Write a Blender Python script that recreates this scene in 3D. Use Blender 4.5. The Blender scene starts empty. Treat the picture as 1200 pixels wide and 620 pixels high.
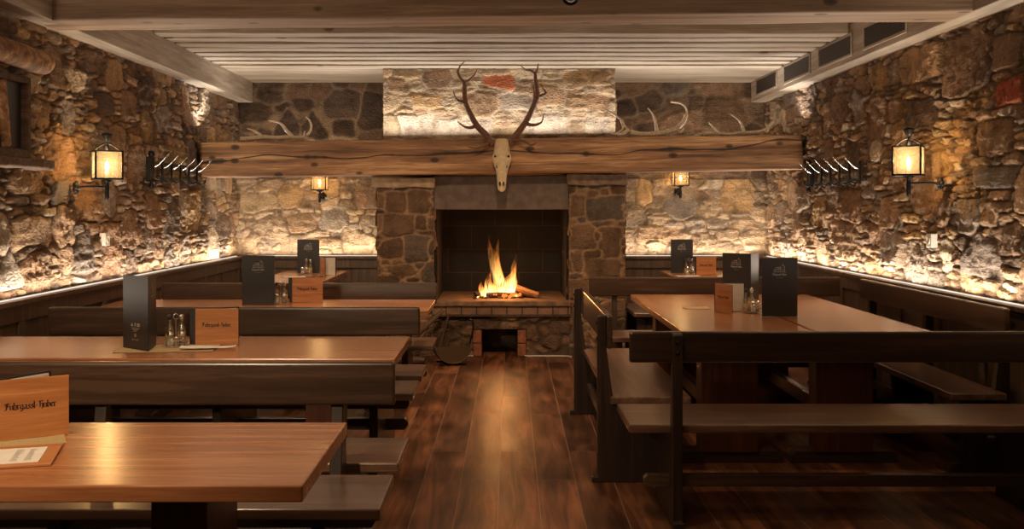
import bpy, math, random
import numpy as np
from mathutils import Vector, Matrix
R = math.radians
random.seed(7)
C = bpy.context.scene.collection
CX, CY, F, H = 588.0, 240.0, 1200.0, 1.45      # photograph calibration (used for planning points)
def PX(px, d): return (px - CX) * d / F
def PZ(py, d): return H - (py - CY) * d / F
W = 2.82; YB = 11.0

# ------------------------------------------------------------------ materials
def newmat(name):
    m = bpy.data.materials.new(name); m.use_nodes = True
    nt = m.node_tree; nt.nodes.clear()
    out = nt.nodes.new('ShaderNodeOutputMaterial')
    b = nt.nodes.new('ShaderNodeBsdfPrincipled')
    nt.links.new(b.outputs[0], out.inputs[0])
    return m, nt, b
def N(nt, t, **kw):
    n = nt.nodes.new(t)
    for k, v in kw.items():
        if k.startswith('i_'): n.inputs[k[2:].replace('_', ' ')].default_value = v
        else: setattr(n, k, v)
    return n
def L(nt, a, b): nt.links.new(a, b)
def ramp(nt, stops):
    r = nt.nodes.new('ShaderNodeValToRGB'); e = r.color_ramp.elements
    while len(e) < len(stops): e.new(0.5)
    for k, (p, c) in enumerate(stops):
        e[k].position = p; e[k].color = (*c, 1) if len(c) == 3 else c
    return r
def mixc(nt, a, b, f, mode='MIX'):
    m = nt.nodes.new('ShaderNodeMix'); m.data_type = 'RGBA'; m.blend_type = mode
    for s, v in ((0, f), (6, a), (7, b)):
        if isinstance(v, bpy.types.NodeSocket): L(nt, v, m.inputs[s])
        else: m.inputs[s].default_value = v if s == 0 else ((*v, 1) if len(v) == 3 else v)
    return m.outputs[2]
def flat(name, col, rough=0.5, metal=0.0, spec=0.5, bump=0.0, bscale=60, var=0.0):
    m, nt, b = newmat(name)
    b.inputs['Base Color'].default_value = (*col, 1); b.inputs['Roughness'].default_value = rough
    b.inputs['Metallic'].default_value = metal; b.inputs['Specular IOR Level'].default_value = spec
    tc = N(nt, 'ShaderNodeTexCoord')
    no = N(nt, 'ShaderNodeTexNoise', i_Scale=bscale, i_Detail=5.0); L(nt, tc.outputs['Object'], no.inputs['Vector'])
    if var:
        r = ramp(nt, [(0.3, tuple(c * (1 - var) for c in col)), (0.7, tuple(min(1, c * (1 + var)) for c in col))])
        L(nt, no.outputs[0], r.inputs[0]); L(nt, r.outputs[0], b.inputs['Base Color'])
    if bump:
        bp = N(nt, 'ShaderNodeBump', i_Strength=bump, i_Distance=0.01); L(nt, no.outputs[0], bp.inputs['Height']); L(nt, bp.outputs[0], b.inputs['Normal'])
    return m
def wood(name, cols, rough=0.35, axis=0, fine=1.0, knots=0.0, cracks=0.0, coat=0.0, bump=0.15, spec=0.5, knotscale=2.2, crackz=0.0, kr=1.0):
    m, nt, b = newmat(name)
    tc = N(nt, 'ShaderNodeTexCoord'); oi = N(nt, 'ShaderNodeObjectInfo')
    off = N(nt, 'ShaderNodeVectorMath', operation='SCALE'); off.inputs[0].default_value = (13.1, 7.7, 5.3)
    L(nt, oi.outputs['Random'], off.inputs['Scale'])
    add = N(nt, 'ShaderNodeVectorMath', operation='ADD'); L(nt, tc.outputs['Object'], add.inputs[0]); L(nt, off.outputs[0], add.inputs[1])
    def mapped(a, bb):
        mp = N(nt, 'ShaderNodeMapping'); s = [bb, bb, bb]; s[axis] = a
        mp.inputs['Scale'].default_value = s; L(nt, add.outputs[0], mp.inputs['Vector']); return mp.outputs[0]
    n1 = N(nt, 'ShaderNodeTexNoise', i_Scale=1.0, i_Detail=6.0, i_Roughness=0.6, i_Distortion=0.6); L(nt, mapped(1.2 * fine, 22 * fine), n1.inputs['Vector'])
    n2 = N(nt, 'ShaderNodeTexNoise', i_Scale=1.0, i_Detail=3.0); L(nt, mapped(8 * fine, 160 * fine), n2.inputs['Vector'])
    n3 = N(nt, 'ShaderNodeTexNoise', i_Scale=1.0, i_Detail=2.0); L(nt, mapped(0.6, 3.0), n3.inputs['Vector'])
    a = N(nt, 'ShaderNodeMath', operation='MULTIPLY_ADD'); L(nt, n2.outputs[0], a.inputs[0]); a.inputs[1].default_value = 0.35; L(nt, n1.outputs[0], a.inputs[2])
    a2 = N(nt, 'ShaderNodeMath', operation='MULTIPLY_ADD'); L(nt, n3.outputs[0], a2.inputs[0]); a2.inputs[1].default_value = 0.5; L(nt, a.outputs[0], a2.inputs[2])
    r = ramp(nt, [(0.62, cols[0]), (0.9, cols[1]), (1.0, cols[2])] ); 
    r.color_ramp.elements[0].position = 0.66; r.color_ramp.elements[1].position = 0.9; r.color_ramp.elements[2].position = 1.0
    sc = N(nt, 'ShaderNodeMath', operation='MULTIPLY'); L(nt, a2.outputs[0], sc.inputs[0]); sc.inputs[1].default_value = 0.92
    L(nt, sc.outputs[0], r.inputs[0]); col = r.outputs[0]
    h = sc.outputs[0]
    if knots:
        vo = N(nt, 'ShaderNodeTexVoronoi', i_Scale=knotscale); vo.inputs['Randomness'].default_value = 1.0
        L(nt, mapped(1.0, 1.7), vo.inputs['Vector'])
        rk = ramp(nt, [(0.0, (knots,) * 3), (0.075 * kr, (knots * .8,) * 3), (0.11 * kr, (0, 0, 0))]); L(nt, vo.outputs['Distance'], rk.inputs[0])
        col = mixc(nt, col, tuple(c * 0.22 for c in cols[0]), rk.outputs[0])
    if cracks:
        # one long wandering shake along the beam: |z - f(x)|
        mpx = N(nt, 'ShaderNodeMapping'); mpx.inputs['Scale'].default_value = (1, 0.5, 0); L(nt, tc.outputs['Object'], mpx.inputs['Vector'])
        nc = N(nt, 'ShaderNodeTexNoise', i_Scale=0.55, i_Detail=3.0, i_Roughness=0.4); L(nt, mpx.outputs[0], nc.inputs['Vector'])
        sz = N(nt, 'ShaderNodeSeparateXYZ'); L(nt, tc.outputs['Object'], sz.inputs[0])
        s = N(nt, 'ShaderNodeMath', operation='MULTIPLY_ADD'); L(nt, nc.outputs[0], s.inputs[0]); s.inputs[1].default_value = -0.55
        s0 = N(nt, 'ShaderNodeMath', operation='ADD'); L(nt, sz.outputs[2], s0.inputs[0]); s0.inputs[1].default_value = 0.25 + crackz; L(nt, s0.outputs[0], s.inputs[2])
        ab0 = N(nt, 'ShaderNodeMath', operation='ABSOLUTE'); L(nt, s.outputs[0], ab0.inputs[0])
        ab = N(nt, 'ShaderNodeMath', operation='MULTIPLY'); L(nt, ab0.outputs[0], ab.inputs[0])
        nw = N(nt, 'ShaderNodeTexNoise', i_Scale=3.0, i_Detail=3.0); L(nt, mpx.outputs[0], nw.inputs['Vector'])
        rw = ramp(nt, [(0.35, (0.25,) * 3), (0.62, (1.6,) * 3)]); L(nt, nw.outputs[0], rw.inputs[0]); L(nt, rw.outputs[0], ab.inputs[1])
        rc = ramp(nt, [(0.0, (cracks,) * 3), (0.004, (cracks * .8,) * 3), (0.008, (0, 0, 0))]); L(nt, ab.outputs[0], rc.inputs[0])
        col = mixc(nt, col, tuple(c * 0.12 for c in cols[0]), rc.outputs[0])
        hh = N(nt, 'ShaderNodeMath', operation='SUBTRACT'); L(nt, h, hh.inputs[0]); L(nt, rc.outputs[0], hh.inputs[1]); h = hh.outputs[0]
    L(nt, col, b.inputs['Base Color'])
    b.inputs['Roughness'].default_value = rough; b.inputs['Specular IOR Level'].default_value = spec
    if coat: b.inputs['Coat Weight'].default_value = coat; b.inputs['Coat Roughness'].default_value = 0.24
    bp = N(nt, 'ShaderNodeBump', i_Strength=bump, i_Distance=0.004); L(nt, h, bp.inputs['Height']); L(nt, bp.outputs[0], b.inputs['Normal'])
    return m
def emit(name, col, s):
    m = bpy.data.materials.new(name); m.use_nodes = True; nt = m.node_tree; nt.nodes.clear()
    o = N(nt, 'ShaderNodeOutputMaterial'); e = N(nt, 'ShaderNodeEmission'); e.inputs[0].default_value = (*col, 1); e.inputs[1].default_value = s
    L(nt, e.outputs[0], o.inputs[0]); return m

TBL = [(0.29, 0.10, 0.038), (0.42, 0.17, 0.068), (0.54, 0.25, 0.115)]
LEGC = [(0.05, 0.014, 0.006), (0.09, 0.027, 0.011), (0.14, 0.045, 0.018)]  # table legs: shade under the tops is put into this darker colour
DRK = [(0.032, 0.017, 0.010), (0.058, 0.031, 0.019), (0.092, 0.050, 0.031)]
PNL = [(0.055, 0.032, 0.02), (0.10, 0.058, 0.037), (0.15, 0.09, 0.058)]  # panelling: lightened so the colour carries spill from the ledge strips
PIN = [(0.25, 0.18, 0.12), (0.40, 0.33, 0.255), (0.50, 0.43, 0.345)]
HEW = [(0.09, 0.038, 0.016), (0.35, 0.175, 0.075), (0.58, 0.34, 0.16)]
BEM = [(0.17, 0.10, 0.058), (0.30, 0.195, 0.12), (0.40, 0.28, 0.18)]
M = dict(
    table=wood('table_wood', TBL, rough=0.27, coat=0.6, bump=0.010),
    tablez=wood('shaded_table_leg_wood', LEGC, rough=0.4, axis=2),
    dark=wood('dark_bench_wood', DRK, rough=0.30, coat=0.5, bump=0.02),
    panelw=wood('lit_panelling_wood', PNL, rough=0.4, axis=2, bump=0.08),
    darky=wood('dark_bench_wood_cross', DRK, rough=0.4, axis=1, bump=0.08),
    darkz=wood('shaded_bench_wood_upright', [tuple(c * 0.55 for c in k) for k in DRK], rough=0.4, axis=2, bump=0.08),  # bench wood darkened, dimmer light on the leg panels put into the colour
    seat=wood('lit_seat_wood', [(0.085, 0.043, 0.025), (0.15, 0.08, 0.048), (0.22, 0.12, 0.075)], rough=0.28, coat=0.6, bump=0.02),  # bench wood lightened, light falling on the seats put into the colour
    pine=wood('pale_ceiling_wood', PIN, rough=0.55, knots=0.8, bump=0.25, fine=0.8),
    piney=wood('pale_side_wood', PIN, rough=0.55, axis=1, knots=0.8, bump=0.2, fine=0.8, knotscale=1.6),
    beam=wood('knotty_beam_wood', BEM, rough=0.6, knots=1.0, bump=0.35, fine=0.7, knotscale=3.4, kr=1.5),
    hewn=wood('hewn_mantel_wood', HEW, rough=0.6, knots=1.0, cracks=1.0, bump=0.7, fine=0.7, knotscale=3.0, kr=1.4),
    log=wood('log_wood', HEW, rough=0.7, bump=0.4, fine=0.9),
    cover=wood('menu_cover_wood', [(0.36, 0.135, 0.045), (0.50, 0.205, 0.072), (0.60, 0.28, 0.11)], rough=0.4, bump=0.04, fine=1.6),
    iron=flat('wrought_iron', (0.012, 0.010, 0.010), 0.45, 0.6, bump=0.3, bscale=90),
    steel=flat('bright_steel', (0.75, 0.72, 0.68), 0.25, 1.0),
    black=flat('black_card', (0.022, 0.018, 0.017), 0.42, bump=0.05, bscale=300),
    paper=flat('white_paper', (0.74, 0.68, 0.60), 0.8, var=0.05, bscale=20),
    kraft=flat('kraft_paper', (0.42, 0.30, 0.14), 0.85, bump=0.1, bscale=120, var=0.12),
    print_=flat('pale_print', (0.36, 0.33, 0.30), 0.6),
    ink=flat('dark_ink', (0.02, 0.01, 0.008), 0.6),
    inkgrey=flat('grey_ink', (0.22, 0.19, 0.17), 0.7),
    bone=flat('weathered_bone', (0.62, 0.47, 0.27), 0.55, bump=0.25, bscale=40, var=0.15),
    antler=flat('brown_antler', (0.15, 0.065, 0.03), 0.45, bump=0.5, bscale=55, var=0.35),
    antlerpale=flat('pale_antler', (0.52, 0.40, 0.26), 0.4, bump=0.35, bscale=50, var=0.25),
    lintel=flat('smoky_plaster', (0.15, 0.11, 0.085), 0.85, bump=0.4, bscale=12, var=0.25),
    concrete=flat('grille_backing', (0.05, 0.04, 0.035), 0.8),
    plaster=flat('warm_plaster', (0.30, 0.22, 0.15), 0.9, bump=0.2, bscale=20, var=0.1),
    charcoal=flat('charred_log', (0.035, 0.018, 0.012), 0.9, bump=1.0, bscale=35, var=0.6),
    ash=flat('grey_ash', (0.16, 0.10, 0.07), 0.95, bump=0.8, bscale=30, var=0.4),
    redbrick=flat('red_brick', (0.25, 0.085, 0.04), 0.85, bump=0.6, bscale=30, var=0.35),
    whitestrip=flat('pale_skirting_bead', (0.5, 0.44, 0.37), 0.5),
    cork=flat('bottle_stopper', (0.03, 0.02, 0.02), 0.4),
    oil=flat('golden_oil', (0.55, 0.38, 0.14), 0.15),
    salt=flat('white_salt', (0.8, 0.77, 0.72), 0.8),
)
def glassmat(name, tint, alpha):
    m = bpy.data.materials.new(name); m.use_nodes = True; nt = m.node_tree; nt.nodes.clear()
    o = N(nt, 'ShaderNodeOutputMaterial'); t = N(nt, 'ShaderNodeBsdfTransparent'); g = N(nt, 'ShaderNodeBsdfGlossy'); mx = N(nt, 'ShaderNodeMixShader')
    t.inputs[0].default_value = (*tint, 1); g.inputs['Roughness'].default_value = 0.08; mx.inputs[0].default_value = alpha
    L(nt, t.outputs[0], mx.inputs[1]); L(nt, g.outputs[0], mx.inputs[2]); L(nt, mx.outputs[0], o.inputs[0]); return m
M['glass'] = glassmat('clear_glass', (0.96, 0.94, 0.9), 0.28)
def panemat():
    m = bpy.data.materials.new('amber_lantern_glass'); m.use_nodes = True; nt = m.node_tree; nt.nodes.clear()
    o = N(nt, 'ShaderNodeOutputMaterial'); t = N(nt, 'ShaderNodeBsdfTransparent'); g = N(nt, 'ShaderNodeBsdfTranslucent'); mx = N(nt, 'ShaderNodeMixShader')
    t.inputs[0].default_value = (1.0, 0.9, 0.7, 1); g.inputs[0].default_value = (0.85, 0.76, 0.60, 1); mx.inputs[0].default_value = 0.05
    L(nt, t.outputs[0], mx.inputs[1]); L(nt, g.outputs[0], mx.inputs[2]); L(nt, mx.outputs[0], o.inputs[0]); return m
M['pane'] = panemat()
M['bulb'] = emit('candle_bulb', (1.0, 0.80, 0.55), 14.0)
M['led'] = emit('led_strip', (1.0, 0.88, 0.74), 1.0)
M['ember'] = emit('glowing_ember', (1.0, 0.20, 0.03), 1.6)
M['lampglow'] = emit('lamp_glow', (1.0, 0.8, 0.55), 3.0)

def stone_mat(name, rough=0.85, strength=0.7):
    m, nt, b = newmat(name)
    at = N(nt, 'ShaderNodeAttribute', attribute_name='stone_col')
    tc = N(nt, 'ShaderNodeTexCoord')
    n1 = N(nt, 'ShaderNodeTexNoise', i_Scale=7.0, i_Detail=8.0, i_Roughness=0.65); L(nt, tc.outputs['Object'], n1.inputs['Vector'])
    n2 = N(nt, 'ShaderNodeTexNoise', i_Scale=45.0, i_Detail=8.0, i_Roughness=0.75); L(nt, tc.outputs['Object'], n2.inputs['Vector'])
    r1 = ramp(nt, [(0.32, (0.55, 0.50, 0.46)), (0.52, (1, 1, 1)), (0.75, (1.45, 1.3, 1.1))]); L(nt, n1.outputs[0], r1.inputs[0])
    r2 = ramp(nt, [(0.3, (0.75, 0.73, 0.7)), (0.7, (1.2, 1.2, 1.2))]); L(nt, n2.outputs[0], r2.inputs[0])
    c = mixc(nt, at.outputs['Color'], r1.outputs[0], 1.0, 'MULTIPLY'); c = mixc(nt, c, r2.outputs[0], 1.0, 'MULTIPLY')
    L(nt, c, b.inputs['Base Color']); b.inputs['Roughness'].default_value = rough; b.inputs['Specular IOR Level'].default_value = 0.25
    ad = N(nt, 'ShaderNodeMath', operation='MULTIPLY_ADD'); L(nt, n1.outputs[0], ad.inputs[0]); ad.inputs[1].default_value = 0.8
    n3 = N(nt, 'ShaderNodeTexVoronoi', i_Scale=26.0, feature='DISTANCE_TO_EDGE'); nd = N(nt, 'ShaderNodeMapping'); nd.inputs['Scale'].default_value = (1, 0.6, 1.7); nd.inputs['Rotation'].default_value = (0.5, 0.3, 0.2)
    L(nt, tc.outputs['Object'], nd.inputs['Vector']); L(nt, nd.outputs[0], n3.inputs['Vector'])
    n3m = N(nt, 'ShaderNodeMath', operation='MULTIPLY_ADD'); L(nt, n3.outputs['Distance'], n3m.inputs[0]); n3m.inputs[1].default_value = 1.1; L(nt, n2.outputs[0], n3m.inputs[2]); L(nt, n3m.outputs[0], ad.inputs[2])
    bp = N(nt, 'ShaderNodeBump', i_Strength=strength, i_Distance=0.022); L(nt, ad.outputs[0], bp.inputs['Height']); L(nt, bp.outputs[0], b.inputs['Normal'])
    return m
M['stone'] = stone_mat('rubble_stone')

def floor_mat():
    m, nt, b = newmat('dark_plank_floor')
    tc = N(nt, 'ShaderNodeTexCoord')
    mp = N(nt, 'ShaderNodeMapping'); mp.inputs['Rotation'].default_value = (0, 0, R(90.5)); mp.inputs['Location'].default_value = (0.3, 0.06, 0); L(nt, tc.outputs['Object'], mp.inputs['Vector'])
    br = N(nt, 'ShaderNodeTexBrick', i_Scale=1.0); br.offset = 0.37; br.offset_frequency = 2
    for k, v in (('Brick Width', 1.7), ('Row Height', 0.2), ('Mortar Size', 0.0022), ('Mortar Smooth', 0.2), ('Bias', 0.0)): br.inputs[k].default_value = v
    br.inputs['Color1'].default_value = (0, 0, 0, 1); br.inputs['Color2'].default_value = (1, 1, 1, 1); br.inputs['Mortar'].default_value = (0.5, 0.5, 0.5, 1)
    L(nt, mp.outputs[0], br.inputs['Vector'])
    # offset the grain per plank
    sv = N(nt, 'ShaderNodeVectorMath', operation='SCALE'); L(nt, br.outputs['Color'], sv.inputs[0]); sv.inputs['Scale'].default_value = 9.0
    ad = N(nt, 'ShaderNodeVectorMath', operation='ADD'); L(nt, mp.outputs[0], ad.inputs[0]); L(nt, sv.outputs[0], ad.inputs[1])
    m2 = N(nt, 'ShaderNodeMapping'); m2.inputs['Scale'].default_value = (1.3, 14, 1); L(nt, ad.outputs[0], m2.inputs['Vector'])
    n1 = N(nt, 'ShaderNodeTexNoise', i_Scale=1.0, i_Detail=6.0, i_Roughness=0.6, i_Distortion=1.0); L(nt, m2.outputs[0], n1.inputs['Vector'])
    m3 = N(nt, 'ShaderNodeMapping'); m3.inputs['Scale'].default_value = (2.0, 5, 1); L(nt, ad.outputs[0], m3.inputs['Vector'])
    n2 = N(nt, 'ShaderNodeTexNoise', i_Scale=1.0, i_Detail=4.0); L(nt, m3.outputs[0], n2.inputs['Vector'])
    r = ramp(nt, [(0.3, (0.045, 0.015, 0.007)), (0.5, (0.15, 0.058, 0.027)), (0.72, (0.28, 0.12, 0.055))]); L(nt, n1.outputs[0], r.inputs[0])
    r2 = ramp(nt, [(0.35, (0.45, 0.42, 0.4)), (0.65, (1.35, 1.3, 1.25))]); L(nt, n2.outputs[0], r2.inputs[0])
    c = mixc(nt, r.outputs[0], r2.outputs[0], 1.0, 'MULTIPLY')
    rp = ramp(nt, [(0.0, (0.7, 0.7, 0.7)), (1.0, (1.25, 1.2, 1.15))]); L(nt, br.outputs['Color'], rp.inputs[0])
    c = mixc(nt, c, rp.outputs[0], 1.0, 'MULTIPLY')
    c = mixc(nt, c, (0.30, 0.17, 0.10), br.outputs['Fac'])
    L(nt, c, b.inputs['Base Color'])
    rr = ramp(nt, [(0.3, (0.33,) * 3), (0.7, (0.48,) * 3)]); L(nt, n2.outputs[0], rr.inputs[0]); L(nt, rr.outputs[0], b.inputs['Roughness'])
    sb = N(nt, 'ShaderNodeMath', operation='MULTIPLY_ADD'); L(nt, n1.outputs[0], sb.inputs[0]); sb.inputs[1].default_value = 0.5
    ng = N(nt, 'ShaderNodeMath', operation='MULTIPLY'); L(nt, br.outputs['Fac'], ng.inputs[0]); ng.inputs[1].default_value = -1.5; L(nt, ng.outputs[0], sb.inputs[2])
    bp = N(nt, 'ShaderNodeBump', i_Strength=0.35, i_Distance=0.004); L(nt, sb.outputs[0], bp.inputs['Height']); L(nt, bp.outputs[0], b.inputs['Normal'])
    return m
M['floor'] = floor_mat()
def brick_mat(name, c1, c2, mort, w, h, rough=0.8):
    m, nt, b = newmat(name)
    tc = N(nt, 'ShaderNodeTexCoord'); sp = N(nt, 'ShaderNodeSeparateXYZ'); L(nt, tc.outputs['Object'], sp.inputs[0])
    ad = N(nt, 'ShaderNodeMath', operation='ADD'); L(nt, sp.outputs[0], ad.inputs[0]); L(nt, sp.outputs[1], ad.inputs[1])
    cb = N(nt, 'ShaderNodeCombineXYZ'); L(nt, ad.outputs[0], cb.inputs[0]); L(nt, sp.outputs[2], cb.inputs[1])
    br = N(nt, 'ShaderNodeTexBrick', i_Scale=1.0)
    for k, v in (('Brick Width', w), ('Row Height', h), ('Mortar Size', 0.008), ('Mortar Smooth', 0.5)): br.inputs[k].default_value = v
    br.inputs['Color1'].default_value = (*c1, 1); br.inputs['Color2'].default_value = (*c2, 1); br.inputs['Mortar'].default_value = (*mort, 1)
    L(nt, cb.outputs[0], br.inputs['Vector'])
    no = N(nt, 'ShaderNodeTexNoise', i_Scale=6.0, i_Detail=6.0); L(nt, tc.outputs['Object'], no.inputs['Vector'])
    r = ramp(nt, [(0.3, (0.5,) * 3), (0.7, (1.4,) * 3)]); L(nt, no.outputs[0], r.inputs[0])
    L(nt, mixc(nt, br.outputs['Color'], r.outputs[0], 1.0, 'MULTIPLY'), b.inputs['Base Color']); b.inputs['Roughness'].default_value = rough
    bp = N(nt, 'ShaderNodeBump', i_Strength=0.6, i_Distance=0.01); bp.invert = True; L(nt, br.outputs['Fac'], bp.inputs['Height']); L(nt, bp.outputs[0], b.inputs['Normal'])
    return m
M['firebrick'] = brick_mat('sooty_firebrick', (0.008, 0.005, 0.004), (0.011, 0.007, 0.005), (0.045, 0.026, 0.017), 0.5, 0.245)
M['hearthbrick'] = brick_mat('hearth_brick', (0.22, 0.12, 0.07), (0.17, 0.09, 0.05), (0.05, 0.03, 0.02), 0.145, 0.4)

def flame_mat(name, strength, dens=1.0):
    m = bpy.data.materials.new(name); m.use_nodes = True; nt = m.node_tree; nt.nodes.clear()
    o = N(nt, 'ShaderNodeOutputMaterial'); e = N(nt, 'ShaderNodeEmission'); t = N(nt, 'ShaderNodeBsdfTransparent'); mx = N(nt, 'ShaderNodeMixShader')
    tc = N(nt, 'ShaderNodeTexCoord'); sp = N(nt, 'ShaderNodeSeparateXYZ'); L(nt, tc.outputs['Generated'], sp.inputs[0])
    lw = N(nt, 'ShaderNodeLayerWeight', i_Blend=0.5)
    r = ramp(nt, [(0.0, (1.0, 0.62, 0.22)), (0.45, (1.0, 0.42, 0.09)), (0.8, (0.95, 0.20, 0.03)), (1.0, (0.6, 0.08, 0.01))]); L(nt, sp.outputs[2], r.inputs[0]); L(nt, r.outputs[0], e.inputs[0])
    st = ramp(nt, [(0.0, (1, 1, 1)), (0.4, (.6,) * 3), (1.0, (.10,) * 3)]); L(nt, sp.outputs[2], st.inputs[0])
    ms = N(nt, 'ShaderNodeMath', operation='MULTIPLY'); L(nt, st.outputs[0], ms.inputs[0]); ms.inputs[1].default_value = strength; L(nt, ms.outputs[0], e.inputs[1])
    # opacity: denser at the core and foot, thin at rim and tip, streaked
    mp = N(nt, 'ShaderNodeMapping'); mp.inputs['Scale'].default_value = (28, 28, 5); L(nt, tc.outputs['Object'], mp.inputs['Vector'])
    no = N(nt, 'ShaderNodeTexNoise', i_Scale=1.0, i_Detail=4.0, i_Distortion=1.2); L(nt, mp.outputs[0], no.inputs['Vector'])
    rn = ramp(nt, [(0.40, (0.05,) * 3), (0.62, (1,) * 3)]); L(nt, no.outputs[0], rn.inputs[0])
    inv = N(nt, 'ShaderNodeMath', operation='SUBTRACT'); inv.inputs[0].default_value = 1.0; L(nt, lw.outputs['Facing'], inv.inputs[1])
    p = N(nt, 'ShaderNodeMath', operation='POWER'); L(nt, inv.outputs[0], p.inputs[0]); p.inputs[1].default_value = 1.3
    ro = ramp(nt, [(0.0, (0.95,) * 3), (0.45, (.55,) * 3), (1.0, (.03,) * 3)]); L(nt, sp.outputs[2], ro.inputs[0])
    q = N(nt, 'ShaderNodeMath', operation='MULTIPLY'); L(nt, p.outputs[0], q.inputs[0]); L(nt, ro.outputs[0], q.inputs[1])
    q2 = N(nt, 'ShaderNodeMath', operation='MULTIPLY'); L(nt, q.outputs[0], q2.inputs[0]); L(nt, rn.outputs[0], q2.inputs[1])
    q3 = N(nt, 'ShaderNodeMath', operation='MULTIPLY'); L(nt, q2.outputs[0], q3.inputs[0]); q3.inputs[1].default_value = dens; L(nt, q3.outputs[0], mx.inputs[0]); L(nt, t.outputs[0], mx.inputs[1]); L(nt, e.outputs[0], mx.inputs[2]); L(nt, mx.outputs[0], o.inputs[0])
    return m
M['flame'] = flame_mat('flame', 7.0)
M['wisp'] = flame_mat('flame_wisp', 2.2, 0.6)

# ------------------------------------------------------------------ mesh helpers
class MB:
    def __init__(s): s.v = []; s.f = []
    def add(s, v, f, mat=None):
        o = len(s.v); s.v += [tuple(mat @ Vector(p)) if mat else tuple(p) for p in v]; s.f += [tuple(i + o for i in q) for q in f]; return s
    def box(s, x0, x1, y0, y1, z0, z1, mat=None):
        v = [(x, y, z) for x in (x0, x1) for y in (y0, y1) for z in (z0, z1)]
        return s.add(v, [(0, 1, 3, 2), (4, 6, 7, 5), (0, 4, 5, 1), (2, 3, 7, 6), (0, 2, 6, 4), (1, 5, 7, 3)], mat)
    def prism(s, poly, axis, a0, a1, mat=None):
        def p3(p, a): return {0: (a, p[0], p[1]), 1: (p[0], a, p[1]), 2: (p[0], p[1], a)}[axis]
        n = len(poly); v = [p3(p, a0) for p in poly] + [p3(p, a1) for p in poly]
        return s.add(v, [tuple(range(n))[::-1], tuple(range(n, 2 * n))] + [(i, (i + 1) % n, n + (i + 1) % n, n + i) for i in range(n)], mat)
    def tube(s, pts, rad, seg=10, mat=None, smooth=4):
        P = [Vector(p) for p in pts]
        if isinstance(rad, (int, float)): rad = [rad] * len(P)
        if smooth and len(P) > 2:
            Q, RR = [], []
            for i in range(len(P) - 1):
                a = P[max(i - 1, 0)]; b = P[i]; c = P[i + 1]; d = P[min(i + 2, len(P) - 1)]
                for k in range(smooth):
                    t = k / smooth
                    Q.append(0.5 * ((2 * b) + (c - a) * t + (2 * a - 5 * b + 4 * c - d) * t * t + (3 * b - a - 3 * c + d) * t ** 3)); RR.append(rad[i] * (1 - t) + rad[i + 1] * t)
            P, rad = Q + [P[-1]], RR + [rad[-1]]
        v, f = [], []; up = None
        for i, p in enumerate(P):
            t = (P[min(i + 1, len(P) - 1)] - P[max(i - 1, 0)]).normalized()
            if up is None: up = t.orthogonal().normalized()
            up = (up - t * up.dot(t)); up = up.normalized() if up.length > 1e-6 else t.orthogonal().normalized()
            w = t.cross(up)
            for k in range(seg):
                a = 2 * math.pi * k / seg; v.append(p + (up * math.cos(a) + w * math.sin(a)) * rad[i])
        for i in range(len(P) - 1):
            for k in range(seg):
                f.append((i * seg + k, i * seg + (k + 1) % seg, (i + 1) * seg + (k + 1) % seg, (i + 1) * seg + k))
        f.append(tuple(range(seg))[::-1]); f.append(tuple(range((len(P) - 1) * seg, len(P) * seg)))
        return s.add(v, f, mat)
    def lathe(s, prof, c=(0, 0, 0), seg=16, mat=None):
        v = [(c[0] + r * math.cos(2 * math.pi * k / seg), c[1] + r * math.sin(2 * math.pi * k / seg), c[2] + z) for r, z in prof for k in range(seg)]
        n = len(prof)
        f = [(i * seg + k, i * seg + (k + 1) % seg, (i + 1) * seg + (k + 1) % seg, (i + 1) * seg + k) for i in range(n - 1) for k in range(seg)]
        f += [tuple(range(seg))[::-1], tuple(range((n - 1) * seg, n * seg))]
        return s.add(v, f, mat)
    def build(s, name, mat, parent=None, smooth=False, bevel=0.0, bseg=2):
        me = bpy.data.meshes.new(name); me.from_pydata(s.v, [], s.f); me.update()
        o = bpy.data.objects.new(name, me); C.objects.link(o); me.materials.append(mat)
        if parent: o.parent = parent
        if smooth: me.polygons.foreach_set('use_smooth', [True] * len(me.polygons))
        if bevel:
            b = o.modifiers.new('bevel', 'BEVEL'); b.width = bevel; b.segments = bseg; b.limit_method = 'ANGLE'
        return o
def tag(o, label=None, cat=None, group=None, kind=None):
    if label: o['label'] = label
    if cat: o['category'] = cat
    if group: o['group'] = group
    if kind: o['kind'] = kind
    return o
def thing(name, label, cat, loc=(0, 0, 0), rz=0.0, group=None):
    o = bpy.data.objects.new(name, None); o.empty_display_size = 0.1; C.objects.link(o); o.location = loc; o.rotation_euler = (0, 0, rz)
    return tag(o, label, cat, group)
def struct(o): o['kind'] = 'structure'; return o
def dup(root, loc, rz=None, label=None, group=None, rot=None):
    def cp(o, par):
        c = o.copy(); C.objects.link(c)
        if par: c.parent = par
        for ch in [q for q in bpy.data.objects if q.parent == o]: cp(ch, c)
        return c
    r = cp(root, None); r.location = loc
    if rz is not None: r.rotation_euler = (0, 0, rz)
    if rot: r.rotation_euler = rot
    if label: r['label'] = label
    if group: r['group'] = group
    return r
def jitter(o, amp, sc, seed=0):
    """slightly uneven surface for hewn timber or logs (real vertex offsets)"""
    from mathutils import noise
    for v in o.data.vertices:
        p = v.co; q = Vector((p.x * sc[0] + seed, p.y * sc[1], p.z * sc[2])); n = noise.noise_vector(q); v.co = p + n * amp
    o.data.update()
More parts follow.
